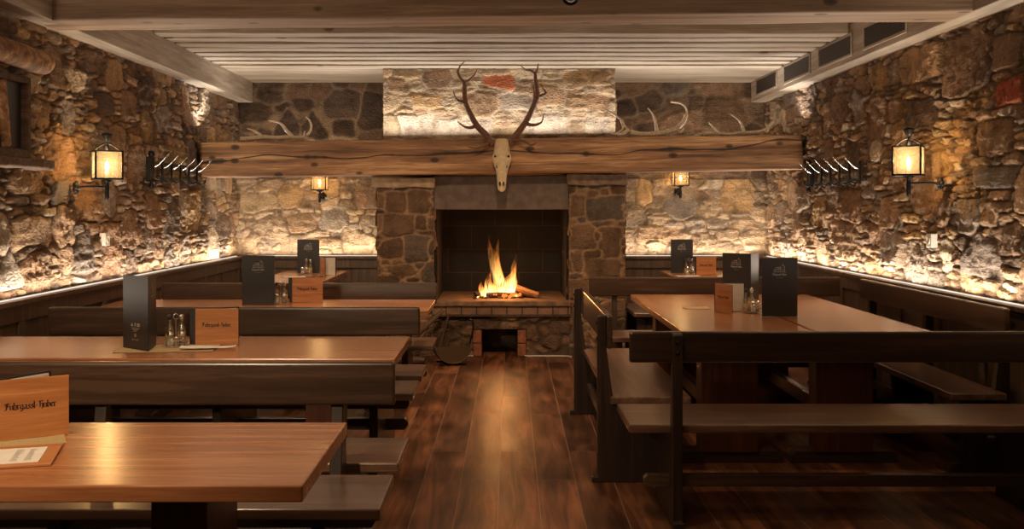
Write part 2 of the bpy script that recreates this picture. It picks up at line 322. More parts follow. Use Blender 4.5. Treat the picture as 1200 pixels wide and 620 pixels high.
def gridbox(x0, x1, y0, y1, z0, z1, nx, ny, nz):
    """closed box with subdivided faces sharing corner positions"""
    m = MB(); xs = np.linspace(x0, x1, nx + 1); ys = np.linspace(y0, y1, ny + 1); zs = np.linspace(z0, z1, nz + 1); idx = {}
    def vi(x, y, z):
        k = (round(x, 5), round(y, 5), round(z, 5))
        if k not in idx: idx[k] = len(m.v); m.v.append((float(x), float(y), float(z)))
        return idx[k]
    def side(A, B, fn, flip):
        for i in range(len(A) - 1):
            for j in range(len(B) - 1):
                q = [vi(*fn(A[i], B[j])), vi(*fn(A[i + 1], B[j])), vi(*fn(A[i + 1], B[j + 1])), vi(*fn(A[i], B[j + 1]))]
                m.f.append(tuple(q[::-1] if flip else q))
    side(xs, zs, lambda a, b: (a, y0, b), False); side(xs, zs, lambda a, b: (a, y1, b), True)
    side(ys, zs, lambda a, b: (x1, a, b), False); side(ys, zs, lambda a, b: (x0, a, b), True)
    side(xs, ys, lambda a, b: (a, b, z1), False); side(xs, ys, lambda a, b: (a, b, z0), True)
    return m

# ------------------------------------------------------------------ rubble masonry
STONES = [((0.36, 0.235, 0.145), 4), ((0.27, 0.165, 0.10), 4), ((0.25, 0.19, 0.145), 3), ((0.17, 0.115, 0.08), 2), ((0.42, 0.28, 0.15), 2), ((0.42, 0.33, 0.24), 2)]
def lattice(nu, nv, du, dv, cell, rng):
    cu, cv = (cell if isinstance(cell, tuple) else (cell, cell))
    U = np.arange(nu) * du / cu; V = np.arange(nv) * dv / cv
    g = rng.random((int(U[-1]) + 3, int(V[-1]) + 3)).astype(np.float32)
    iu = U.astype(int); iv = V.astype(int); fu = U - iu; fv = V - iv; fu = fu * fu * (3 - 2 * fu); fv = fv * fv * (3 - 2 * fv)
    fu = fu[:, None]; fv = fv[None, :]
    a = g[np.ix_(iu, iv)]; b = g[np.ix_(iu + 1, iv)]; c = g[np.ix_(iu, iv + 1)]; d = g[np.ix_(iu + 1, iv + 1)]
    return (a * (1 - fu) + b * fu) * (1 - fv) + (c * (1 - fu) + d * fu) * fv - 0.5
def sstep(a, b, x):
    t = np.clip((x - a) / (b - a), 0, 1); return t * t * (3 - 2 * t)
def masonry(Wd, Ht, res, seed, classes, fixed=(), relief=0.045, rough=0.012, mortar=(0.20, 0.135, 0.085), joint=0.008, flush=0.0, palette=None, shapes=(2.2, 6.0, 9.0, 9.0, 9.0)):
    """height field h[u,v] and colour for a rubble wall Wd x Ht metres"""
    rng = np.random.default_rng(seed); pal = palette or STONES
    nu = int(Wd / res) + 1; nv = int(Ht / res) + 1; U = np.linspace(0, Wd, nu); V = np.linspace(0, Ht, nv)
    sites = []
    for (u, v, rx, ry, p, col) in fixed: sites.append([u, v, rx, ry, p, 0.0, col])
    A = np.array([[s[0], s[1], s[2], s[3]] for s in sites]).reshape(-1, 4)
    for (rx0, rx1, ry0, ry1, tries) in classes:
        for _ in range(int(tries * Wd * Ht)):
            rx = rng.uniform(rx0, rx1); ry = rng.uniform(ry0, ry1); u = rng.uniform(-0.05, Wd + 0.05); v = rng.uniform(-0.03, Ht + 0.03)
            if len(A) and np.any((np.abs(A[:, 0] - u) < (A[:, 2] + rx) * 0.93) & (np.abs(A[:, 1] - v) < (A[:, 3] + ry) * 0.93)): continue
            A = np.vstack([A, [u, v, rx, ry]])
            sites.append([u, v, rx, ry, rng.choice(shapes) if ry > 0.035 else rng.choice([7.0, 9.0]), rng.uniform(-0.10, 0.10), None])
    wts = np.array([w for _, w in pal], float); wts /= wts.sum()
    D1 = np.full((nu, nv), 9.0); D2 = np.full((nu, nv), 9.0); I = np.zeros((nu, nv), int); S1 = np.full((nu, nv), 0.03)
    wu = lattice(nu, nv, res, res, 0.13, rng) * 0.022 + lattice(nu, nv, res, res, 0.04, rng) * 0.009; wv = lattice(nu, nv, res, res, 0.13, rng) * 0.02 + lattice(nu, nv, res, res, 0.04, rng) * 0.008
    for i, (u, v, rx, ry, p, rot, col) in enumerate(sites):
        r = max(rx, ry) * 1.9 + 0.06
        i0, i1 = max(0, int((u - r) / res)), min(nu, int((u + r) / res) + 2); j0, j1 = max(0, int((v - r) / res)), min(nv, int((v + r) / res) + 2)
        if i0 >= i1 or j0 >= j1: continue
        dx = U[i0:i1, None] - u + wu[i0:i1, j0:j1]; dy = V[None, j0:j1] - v + wv[i0:i1, j0:j1]
        c, s = math.cos(rot), math.sin(rot); a = np.abs(dx * c + dy * s); b = np.abs(-dx * s + dy * c)
        if p < 1.9:                                             # wedge-shaped stone, narrow at the top
            k = np.clip(0.62 - 0.5 * dy / ry, 0.15, 1.2); a = a / k; pp = 4
        else: pp = p
        if pp == 9.0:                                            # angular slab: random convex polygon
            nk = int(rng.integers(4, 7)); X = (dx * c + dy * s) / rx; Y = (-dx * s + dy * c) / ry; d = np.zeros_like(X + Y); a0 = rng.uniform(-0.25, 0.25)
            for kk in range(nk):
                t = a0 + 2 * math.pi * kk / nk + rng.uniform(-0.22, 0.22); sup = rng.uniform(0.82, 1.05)
                d = d + np.maximum(0, (X * math.cos(t) + Y * math.sin(t)) / sup) ** 14
            d = d ** (1 / 14.0)
        else: d = ((a / rx) ** pp + (b / ry) ** pp) ** (1.0 / pp)
        # distance in metres-like units, so that small stones do not swallow large ones
        dm = (d - 1.0) * min(rx, ry)
        w1 = D1[i0:i1, j0:j1]; w2 = D2[i0:i1, j0:j1]; ii = I[i0:i1, j0:j1]
        lt = dm < w1
        w2[:] = np.where(lt, w1, np.minimum(w2, dm)); ii[:] = np.where(lt, i, ii); w1[:] = np.where(lt, dm, w1)
    n = len(sites); edge = (D2 - D1) * 0.5
    mask = sstep(joint * 0.15, joint, edge) * (1 - sstep(0.018, 0.05, D1))
    prot = rng.uniform(0.5, 1.0, n) * relief; tu = rng.uniform(-0.12, 0.12, n); tv = rng.uniform(-0.2, 0.12, n)
    cu = np.array([s[0] for s in sites]); cv = np.array([s[1] for s in sites])
    rr = np.array([min(s[2], s[3]) for s in sites])
    slope = np.clip(tu[I] * (U[:, None] - cu[I]) + tv[I] * (V[None, :] - cv[I]), -0.03, 0.03)
    dome = np.clip(-D1 / np.maximum(rr[I], 0.01), 0, 1) ** 0.5 * np.minimum(rr[I], 0.1) * 0.05
    rg = np.abs(lattice(nu, nv, res, res, 0.07, rng)) * 1.5 + np.abs(lattice(nu, nv, res, res, 0.03, rng)) * 1.4 + lattice(nu, nv, res, res, (0.16, 0.035), rng) - 0.6
    roughi = rng.uniform(0.25, 1.3, n)
    h = mask * (prot[I] + slope + dome + rg * rough * roughi[I]) + (1 - mask) * (relief * flush + lattice(nu, nv, res, res, 0.05, rng) * 0.01)
    cols = np.zeros((n, 3))
    for k in range(n):
        base = np.array(sites[k][6] if sites[k][6] is not None else pal[rng.choice(len(pal), p=wts)][0]); cols[k] = base * rng.uniform(0.75, 1.25)
    col = cols[I] * mask[..., None] + np.array(mortar)[None, None, :] * (1 - mask[..., None])
    return U, V, h, col
def panel(mb, cols, origin, uvec, vvec, nvec, data, close=0.06):
    """append a masonry height field; the rim is folded back so the panel is a closed-looking slab"""
    U, V, h, col = data; o = np.array(origin); u = np.array(uvec); v = np.array(vvec); n = np.array(nvec)
    P = o + U[:, None, None] * u + V[None, :, None] * v + h[..., None] * n
    nu, nv = len(U), len(V); base = len(mb.v)
    mb.v += [tuple(p) for p in P.reshape(-1, 3).tolist()]; cols.append(col.reshape(-1, 3))
    idx = np.arange(nu * nv).reshape(nu, nv) + base
    q = np.stack([idx[:-1, :-1], idx[1:, :-1], idx[1:, 1:], idx[:-1, 1:]], -1).reshape(-1, 4)
    if np.dot(np.cross(u, v), n) < 0: q = q[:, ::-1]
    mb.f += [tuple(x) for x in q.tolist()]
    ring = list(idx[:, 0]) + list(idx[-1, 1:]) + list(idx[-2::-1, -1]) + list(idx[0, -2:0:-1])
    b2 = len(mb.v)
    for r in ring:
        p = np.array(mb.v[r]); d = np.dot(p - o, n); mb.v.append(tuple((p - n * (d + close)).tolist()))
    cols.append(np.vstack([np.array([[0.2, 0.14, 0.09]])] * len(ring)))
    m = len(ring)
    for k in range(m): mb.f.append((int(ring[k]), b2 + k, b2 + (k + 1) % m, int(ring[(k + 1) % m])))
def finish_stone(mb, cols, name, parent=None):
    o = mb.build(name, M['stone'], parent, smooth=True)
    c = np.vstack(cols) if cols else np.zeros((0, 3))
    full = np.ones((len(mb.v), 4), np.float32); full[:, :3] = (0.22, 0.16, 0.11); full[:len(c), :3] = c
    at = o.data.color_attributes.new('stone_col', 'FLOAT_COLOR', 'POINT'); at.data.foreach_set('color', full.ravel())
    return o
# ================================================================== THE ROOM
def side_fixed(lst, side, y0, z0):
    out = []
    for (px, py, wp, hp, p, col) in lst:
        d = 2.82 * F / abs(px - CX); u = d - y0; v = PZ(py, d) - z0
        rx = 0.5 * wp * d * d / (2.82 * F); ry = 0.5 * hp * d / F
        out.append((u, v, rx * 0.98, ry * 0.98, p, col))
    return out
def flat_fixed(lst, d, x0, z0):
    return [(PX(px, d) - x0, PZ(py, d) - z0, 0.49 * wp * d / F, 0.49 * hp * d / F, p, col) for (px, py, wp, hp, p, col) in lst]
TAN, BRN, GRY, DKS, OCH, PAL, RED = (0.34, 0.22, 0.13), (0.24, 0.15, 0.095), (0.23, 0.18, 0.145), (0.115, 0.08, 0.06), (0.38, 0.245, 0.125), (0.44, 0.36, 0.28), (0.34, 0.085, 0.04)
SIDE_CL = [(0.14, 0.24, 0.12, 0.20, 26), (0.08, 0.14, 0.07, 0.13, 40), (0.06, 0.12, 0.018, 0.03, 1100), (0.04, 0.07, 0.035, 0.06, 300), (0.025, 0.05, 0.014, 0.024, 1500)]
Y0 = 4.6
LF = side_fixed([(68, 78, 26, 52, 3, BRN), (104, 296, 32, 56, 1.5, GRY), (110, 72, 30, 26, 4, BRN), (138, 88, 18, 38, 5, OCH), (84, 138, 20, 46, 4, GRY), (36, 212, 44, 34, 3, TAN), (50, 135, 36, 38, 2.5, BRN),
                 (202, 302, 18, 34, 1.5, GRY), (44, 270, 46, 34, 3, TAN), (16, 315, 34, 50, 1.5, PAL), (152, 125, 16, 40, 5, BRN), (126, 122, 20, 28, 3, DKS), (195, 140, 18, 34, 3, GRY), (75, 225, 22, 30, 3, GRY), (20, 55, 44, 30, 3, BRN)], -1, Y0, 0.86)
RF = side_fixed([(1126, 74, 58, 78, 5, BRN), (1073, 76, 50, 44, 5, TAN), (1178, 106, 38, 32, 5, RED), (1127, 252, 36, 38, 2.2, GRY), (1023, 138, 24, 52, 4, BRN), (1075, 135, 34, 42, 2.2, DKS), (1160, 208, 44, 26, 3, GRY), (988, 282, 24, 48, 3, TAN),
                 (1176, 60, 34, 44, 4, BRN), (1050, 160, 20, 34, 4, OCH), (1098, 192, 18, 34, 6, OCH), (1160, 160, 44, 44, 2.5, BRN), (952, 160, 16, 32, 5, TAN), (1145, 300, 50, 56, 1.5, GRY), (1002, 122, 14, 40, 5, GRY), (960, 300, 18, 40, 3, TAN), (1008, 100, 14, 26, 4, BRN)], 1, Y0, 0.86)
mb = MB(); cols = []
panel(mb, cols, (-2.87, Y0, 0.86), (0, 1, 0), (0, 0, 1), (1, 0, 0), masonry(YB - Y0, 1.80, 0.0095, 11, SIDE_CL, LF, relief=0.045, rough=0.024))
mb.box(-3.1, -2.90, -1.6, 11.25, 0, 3.0); mb.box(-2.92, -2.84, -1.6, Y0 - 0.01, 0.0, 3.0)
struct(finish_stone(mb, cols, 'wall_left'))
mb = MB(); cols = []
panel(mb, cols, (2.87, Y0, 0.86), (0, 1, 0), (0, 0, 1), (-1, 0, 0), masonry(YB - Y0, 1.80, 0.0095, 23, SIDE_CL, RF, relief=0.045, rough=0.024))
mb.box(2.90, 3.1, -1.6, 11.25, 0, 3.0); mb.box(2.84, 2.92, -1.6, Y0 - 0.01, 0.0, 3.0)
struct(finish_stone(mb, cols, 'wall_right'))
# back wall: rough below the mantel, flush-pointed dark stones above it
mb = MB(); cols = []
LOW = [(0.12, 0.2, 0.08, 0.13, 30), (0.08, 0.13, 0.05, 0.08, 80), (0.05, 0.10, 0.02, 0.03, 500), (0.03, 0.05, 0.02, 0.035, 500)]
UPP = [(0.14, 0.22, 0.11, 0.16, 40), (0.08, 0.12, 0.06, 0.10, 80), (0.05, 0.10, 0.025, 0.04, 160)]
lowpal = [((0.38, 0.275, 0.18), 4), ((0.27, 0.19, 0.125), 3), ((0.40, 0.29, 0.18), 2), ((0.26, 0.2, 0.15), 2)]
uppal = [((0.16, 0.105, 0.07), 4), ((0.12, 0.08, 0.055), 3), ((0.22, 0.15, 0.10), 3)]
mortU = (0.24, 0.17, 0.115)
LFx = flat_fixed([(337, 146, 34, 34, 1.5, DKS), (366, 148, 30, 30, 1.5, DKS), (403, 123, 38, 32, 3, DKS), (435, 132, 30, 40, 2.5, DKS), (345, 108, 26, 16, 4, BRN), (376, 106, 22, 16, 4, BRN)], 11, -2.87, 1.72)
RFx = flat_fixed([(735, 128, 22, 22, 3, DKS), (760, 118, 34, 26, 2.2, DKS), (800, 145, 44, 20, 5, BRN), (850, 135, 48, 34, 5, BRN), (842, 104, 50, 16, 5, BRN), (790, 104, 30, 16, 5, GRY), (745, 104, 30, 18, 3, BRN)], 11, 1.0, 1.72)
panel(mb, cols, (-2.87, 11.05, 0.86), (1, 0, 0), (0, 0, 1), (0, -1, 0), masonry(1.87, 0.87, 0.0125, 31, LOW, flat_fixed([(392, 259, 34, 26, 2.2, PAL), (352, 262, 30, 22, 3, TAN), (340, 230, 26, 26, 2.2, OCH), (430, 230, 30, 34, 3, BRN), (378, 285, 40, 12, 4, TAN)], 11, -2.87, 0.86), relief=0.045, rough=0.02, mortar=(0.30, 0.21, 0.135), flush=0.2, palette=lowpal))
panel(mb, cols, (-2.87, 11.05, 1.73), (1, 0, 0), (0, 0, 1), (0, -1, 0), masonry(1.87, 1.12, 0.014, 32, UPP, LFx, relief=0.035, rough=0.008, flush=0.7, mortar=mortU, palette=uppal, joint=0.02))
panel(mb, cols, (1.0, 11.05, 0.86), (1, 0, 0), (0, 0, 1), (0, -1, 0), masonry(1.87, 0.87, 0.0125, 33, LOW, flat_fixed([(799, 238, 38, 38, 2.2, GRY), (865, 228, 40, 44, 2.5, OCH), (755, 225, 18, 30, 4, OCH), (770, 300 - 25, 50, 18, 4, TAN), (838, 215, 24, 10, 4, PAL)], 11, 1.0, 0.86), relief=0.045, rough=0.02, mortar=(0.30, 0.21, 0.135), flush=0.2, palette=lowpal))
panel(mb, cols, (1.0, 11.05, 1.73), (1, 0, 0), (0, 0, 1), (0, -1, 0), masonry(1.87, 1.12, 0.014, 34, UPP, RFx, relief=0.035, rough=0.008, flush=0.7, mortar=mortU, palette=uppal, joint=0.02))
mb.box(-3.1, 3.1, 11.10, 11.3, 0, 3.0); mb.box(-2.9, 2.9, 11.04, 11.1, 0.0, 0.87)
struct(finish_stone(mb, cols, 'wall_back'))
struct(MB().box(-3.1, 3.1, -1.8, -1.6, 0, 3.0).build('wall_front', M['plaster']))
struct(MB().box(-3.1, 3.1, -1.8, 11.3, -0.12, 0).build('floor', M['floor']))
struct(MB().box(-3.1, 3.1, -1.8, 11.3, 2.90, 3.0).build('ceiling', M['pine']))

# dark panelling: closed plinth, framed panels and a ledge that carries the light strip
def wainscot(name, length, zc=0.903):
    """local x runs along the wall, local +y points into the room; y=0 is the wall plane"""
    m = MB(); m.box(0, length, 0, 0.045, 0, zc - 0.03)
    m.box(0, length, 0.045, 0.062, zc - 0.13, zc - 0.03); m.box(0, length, 0.045, 0.062, 0.0, 0.12)
    n = max(1, round(length / 0.62))
    for k in range(n + 1):
        x = k * (length - 0.08) / n; m.box(x, x + 0.08, 0.045, 0.060, 0.12, zc - 0.13)
    m.box(0, length, -0.03, 0.085, zc - 0.03, zc)
    return m
def put(o, loc, rz): o.location = loc; o.rotation_euler = (0, 0, rz); return struct(o)
put(wainscot('w', 9.3).build('trim_1', M['panelw'], bevel=0.004), (-2.84, 10.9, 0), R(-90))
put(wainscot('w', 9.3).build('trim_2', M['panelw'], bevel=0.004), (2.84, 1.6, 0), R(90))
put(wainscot('w', 1.50).build('trim_3', M['panelw'], bevel=0.004), (-1.22, 10.98, 0), R(180))
put(wainscot('w', 1.50).build('trim_4', M['panelw'], bevel=0.004), (2.73, 10.98, 0), R(180))
# low plinth along the right wall in front of the first bench row
struct(MB().box(2.45, 2.76, 2.6, 4.45, 0.0, 0.10).build('trim_5', M['dark'], bevel=0.006))

# boxed-in side beams under the ceiling
struct(MB().box(-2.90, -2.68, 1.0, 11.02, 2.55, 2.82).build('trim_6', M['piney'], bevel=0.004))
struct(MB().box(2.68, 2.90, 1.0, 11.02, 2.55, 2.84).build('trim_7', M['piney'], bevel=0.004))

# --- cross beam and joists
gb = gridbox(-2.82, 2.82, -0.18, 0.18, 0, 0.33, 60, 6, 6).build('ceiling_beam', M['beam'], bevel=0.012); jitter(gb, 0.007, (1.5, 5, 5), 3)
gb.location = (0, 6.14, 2.55); gb.rotation_euler = (0, 0, R(-3.0))
tag(gb, 'thick knotty timber beam crossing the room under the ceiling, nearest the viewer', 'beam')
ordn = ['first', 'second', 'third', 'fourth', 'fifth', 'sixth', 'seventh', 'eighth', 'ninth', 'tenth', 'eleventh', 'twelfth', 'thirteenth']
ys = [7.87 + 0.26 * k for k in range(7)]
for k, y in enumerate(ys):
    jo = gridbox(-2.70, 2.70, 0, 0.165, 0, 0.135, 40, 2, 2).build('ceiling_joist', M['pine'], bevel=0.008); jitter(jo, 0.006, (1.2, 3, 3), 10 + k); jo.location = (0, y, 2.765 + 0.004 * (k % 2))
    tag(jo, 'pale ceiling joist, %s of the row counted back from the thick cross beam' % ordn[k], 'joist', 'narrow joists under the ceiling')
wb = gridbox(-2.68, 2.68, 0, 1.30, 0, 0.13, 40, 8, 2).build('ceiling_board', M['pine'], bevel=0.006); jitter(wb, 0.003, (1, 2, 2), 40); wb.location = (0, 9.72, 2.765)
# the wide board ends either side of the chimney breast
tag(wb, 'wide pale flat ceiling board between the last joist and the rear wall', 'board')

# --- ventilation grilles in the right side beam
for k, (a, b, lab) in enumerate([(6.78, 7.55, 'nearest and largest of the four'), (7.84, 8.62, 'second counted from the thick beam'), (8.90, 9.68, 'third counted from the thick beam'), (9.98, 10.75, 'farthest and smallest, by the rear corner')]):
    t = thing('vent_grille', 'dark slatted air vent in the side beam, ' + lab, 'vent', (2.68, a, 2.61), 0, 'air vents in the right side beam')
    ln = b - a; hh = 0.14
    m = MB(); m.box(-0.012, 0.0, -0.02, ln + 0.02, hh, hh + 0.02).box(-0.012, 0.0, -0.02, ln + 0.02, -0.02, 0.0).box(-0.012, 0.0, -0.02, 0, 0, hh).box(-0.012, 0.0, ln, ln + 0.02, 0, hh)
    m.build('grille_frame', M['piney'], t, bevel=0.002)
    MB().box(-0.002, 0.0, 0, ln, 0, hh).build('grille_back', M['concrete'], t)
    m = MB()
    for q in range(9): z = 0.008 + q * 0.0155; m.box(-0.008, -0.003, 0, ln, z, z + 0.005)
    m.build('grille_slats', flat('dull_metal', (0.10, 0.075, 0.06), 0.5, 0.4) if k == 0 else bpy.data.materials['dull_metal'], t)

# ================================================================== FIREPLACE
fp = thing('fireplace', 'open stone fireplace with raised hearth, rough pillars and a tall lit chimney breast', 'fireplace', (0, 9.78, 0))
def rel(mb): mb.v = [(x, y - 9.78, z) for x, y, z in mb.v]; return mb
PIER = [(0.10, 0.17, 0.08, 0.115, 90), (0.06, 0.1, 0.05, 0.075, 120), (0.05, 0.09, 0.02, 0.03, 300), (0.025, 0.04, 0.02, 0.03, 300)]
ppal = [((0.17, 0.10, 0.06), 4), ((0.12, 0.078, 0.052), 3), ((0.20, 0.125, 0.075), 3), ((0.12, 0.09, 0.07), 2)]
PB, PT, PG = (0.16, 0.098, 0.06), (0.21, 0.13, 0.078), (0.15, 0.115, 0.09)
def pier(x0, x1, zt, seed, fixed):
    mb = MB(); cols = []; w = x1 - x0
    kw = dict(relief=0.035, rough=0.008, mortar=(0.38, 0.25, 0.15), joint=0.014, flush=0.35, palette=ppal, shapes=(6.0,))
    panel(mb, cols, (x0, 9.80, 0), (1, 0, 0), (0, 0, 1), (0, -1, 0), masonry(w, zt, 0.011, seed, PIER, fixed, **kw), close=0.03)
    panel(mb, cols, (x0 + 0.02, 9.80, 0), (0, 1, 0), (0, 0, 1), (-1, 0, 0), masonry(1.17, zt, 0.02, seed + 1, PIER, [], **kw), close=0.02)
    panel(mb, cols, (x1 - 0.02, 9.80, 0), (0, 1, 0), (0, 0, 1), (1, 0, 0), masonry(1.17, zt, 0.02, seed + 2, PIER, [], **kw), close=0.02)
    mb.box(x0 + 0.025, x1 - 0.025, 9.81, 10.97, 0, zt)
    return finish_stone(rel(mb), cols, 'pillar', fp)
pf = lambda lst, x0: [(PX(a, 9.78) - x0, PZ(b, 9.78), 0.49 * w * 9.78 / F, 0.49 * h * 9.78 / F, p, c) for a, b, w, h, p, c in lst]
pier(-1.19, -0.65, 1.615, 51, pf([(465, 236, 28, 26, 8, PB), (489, 236, 30, 28, 8, PT), (466, 263, 38, 22, 8, PB), (460, 293, 26, 22, 8, PB), (489, 292, 28, 30, 8, PG), (494, 262, 14, 18, 8, PB), (469, 318, 28, 12, 8, PB)], -1.19))
pier(0.645, 1.18, 1.64, 61, pf([(710, 244, 42, 27, 8, PG), (682, 278, 28, 28, 8, PT), (716, 284, 22, 34, 8, PB), (708, 315, 40, 18, 8, PT), (676, 240, 14, 26, 8, PB), (676, 306, 12, 20, 8, PB)], 0.645))
for (x0, x1, z0, z1) in ((-1.24, -0.635, 1.612, 1.712), (0.625, 1.20, 1.637, 1.745)):
    g = gridbox(x0, x1, 9.72 - 9.78, 10.97 - 9.78, z0, z1, 14, 20, 4); o = g.build('capstone', flat('pale_capstone', (0.44, 0.32, 0.20), 0.85, bump=0.7, bscale=18, var=0.3) if x0 < 0 else flat('brown_capstone', (0.22, 0.15, 0.10), 0.85, bump=0.8, bscale=18, var=0.35), fp, bevel=0.02, bseg=3); jitter(o, 0.016, (5, 5, 8), x0 * 9)
# chimney breast
mb = MB(); cols = []
bpal = [((0.40, 0.28, 0.17), 4), ((0.34, 0.25, 0.16), 3), ((0.45, 0.36, 0.25), 3), ((0.30, 0.20, 0.12), 2)]
BF = flat_fixed([(586, 95, 34, 15, 6, (0.42, 0.13, 0.055)), (512, 92, 32, 22, 2.4, BRN), (500, 118, 36, 18, 4, OCH), (560, 122, 46, 30, 2.5, TAN), (605, 120, 42, 20, 3, PAL), (488, 147, 38, 26, 6, PAL), (525, 150, 26, 22, 5, PAL), (640, 112, 40, 24, 3, TAN), (560, 148, 34, 18, 5, PAL), (690, 120, 50, 18, 5, TAN), (640, 145, 50, 24, 4, PAL), (690, 92, 50, 18, 6, OCH), (700, 148, 30, 20, 5, PAL), (465, 100, 24, 16, 5, TAN)], 9.85, -1.14, 2.0)
bc = [(0.12, 0.22, 0.06, 0.10, 60), (0.07, 0.13, 0.03, 0.05, 160), (0.04, 0.08, 0.015, 0.025, 400)]
panel(mb, cols, (-1.14, 9.885, 2.0), (1, 0, 0), (0, 0, 1), (0, -1, 0), masonry(2.235, 0.762, 0.0115, 71, bc, BF, relief=0.024, rough=0.009, mortar=(0.44, 0.335, 0.23), joint=0.012, flush=0.4, palette=bpal), close=0.03)
for xs, nx in ((-1.12, -1), (1.075, 1)):
    panel(mb, cols, (xs, 9.885, 2.0), (0, 1, 0), (0, 0, 1), (nx, 0, 0), masonry(1.08, 0.762, 0.02, 72 + nx, bc, [], relief=0.03, rough=0.01, palette=bpal, flush=0.3), close=0.02)
mb.box(-1.11, 1.065, 9.90, 10.97, 1.75, 2.76)
finish_stone(rel(mb), cols, 'chimney_breast', fp)
# plain smoke-stained lintel, firebox lining, hearth
rel(MB().box(-0.655, 0.65, 9.80, 9.90, 1.405, 1.73)).build('lintel', M['lintel'], fp, bevel=0.012)
m = MB(); m.box(-0.66, 0.66, 10.85, 10.95, 0.5, 1.95).box(-0.67, -0.62, 9.86, 10.9, 0.5, 1.95).box(0.62, 0.67, 9.86, 10.9, 0.5, 1.95).box(-0.66, 0.66, 9.9, 10.9, 1.90, 1.98)
rel(m).build('firebox_lining', M['firebrick'], fp)
g = gridbox(-0.66, 0.655, 9.70 - 9.78, 10.9 - 9.78, 0.487, 0.535, 24, 20, 2).build('hearth_slab', flat('sooty_hearth_stone', (0.20, 0.115, 0.065), 0.85, bump=0.6, bscale=14, var=0.4), fp, bevel=0.008); jitter(g, 0.006, (6, 6, 6), 2)
rel(MB().box(-0.66, 0.655, 9.73, 9.80, 0.388, 0.487)).build('brick_course', M['hearthbrick'], fp, bevel=0.006)
mb = MB(); cols = []; kw = dict(relief=0.03, rough=0.010, mortar=(0.10, 0.065, 0.04), joint=0.02, flush=0.2, palette=[((0.17, 0.10, 0.06), 3), ((0.12, 0.075, 0.05), 3), ((0.22, 0.13, 0.075), 2)])
bcl = [(0.08, 0.13, 0.05, 0.08, 120), (0.05, 0.09, 0.03, 0.05, 250), (0.03, 0.05, 0.015, 0.025, 500)]
panel(mb, cols, (-0.66, 9.80, 0), (1, 0, 0), (0, 0, 1), (0, -1, 0), masonry(0.39, 0.39, 0.011, 81, bcl, [], **kw), close=0.03)
panel(mb, cols, (0.235, 9.80, 0), (1, 0, 0), (0, 0, 1), (0, -1, 0), masonry(0.42, 0.39, 0.011, 82, bcl, [], **kw), close=0.03)
panel(mb, cols, (-0.27, 9.80, 0.26), (1, 0, 0), (0, 0, 1), (0, -1, 0), masonry(0.51, 0.13, 0.011, 83, bcl, [], **kw), close=0.03)
mb.box(-0.66, -0.28, 9.82, 10.9, 0, 0.48).box(0.24, 0.65, 9.82, 10.9, 0, 0.48).box(-0.28, 0.24, 9.82, 10.9, 0.27, 0.48).box(-0.28, 0.24, 10.3, 10.9, 0, 0.27)
finish_stone(rel(mb), cols, 'hearth_base', fp)
for x0 in (-0.272, 0.152):
    m = MB()
    for k in range(2): m.box(x0, x0 + 0.08, 9.765, 10.3, 0.004 + k * 0.128, 0.124 + k * 0.128)
    rel(m).build('niche_jamb', M['redbrick'], fp, bevel=0.006)
# pale bead of sealant/skirting along the foot of the masonry
rel(MB().tube([(-0.33, 9.74, 0.01), (-0.27, 9.74, 0.012)], 0.010, 6, smooth=0)).build('skirting_bead', M['whitestrip'], fp, smooth=True)
m = MB(); m.tube([(0.235, 9.76, 0.012), (0.25, 9.73, 0.012), (0.60, 9.73, 0.012), (0.64, 9.68, 0.012), (0.66, 9.66, 0.012)], 0.010, 6, smooth=2)
rel(m).build('skirting_bead', M['whitestrip'], fp, smooth=True)

# --- mantel beam
mo = gridbox(-2.80, 2.80, -0.17, 0.17, -0.16, 0.16, 90, 6, 6).build('mantel_beam', M['hewn'], bevel=0.015, bseg=3); jitter(mo, 0.012, (1.3, 4, 4), 5)
mo.location = (0, 9.68, 1.905); mo.rotation_euler = (0, R(-0.72), 0)
tag(mo, 'massive old hewn timber mantel beam with long cracks, spanning the room above the fireplace', 'beam')
def mtop(x): return 1.905 + 0.16 + x * math.tan(R(0.72))

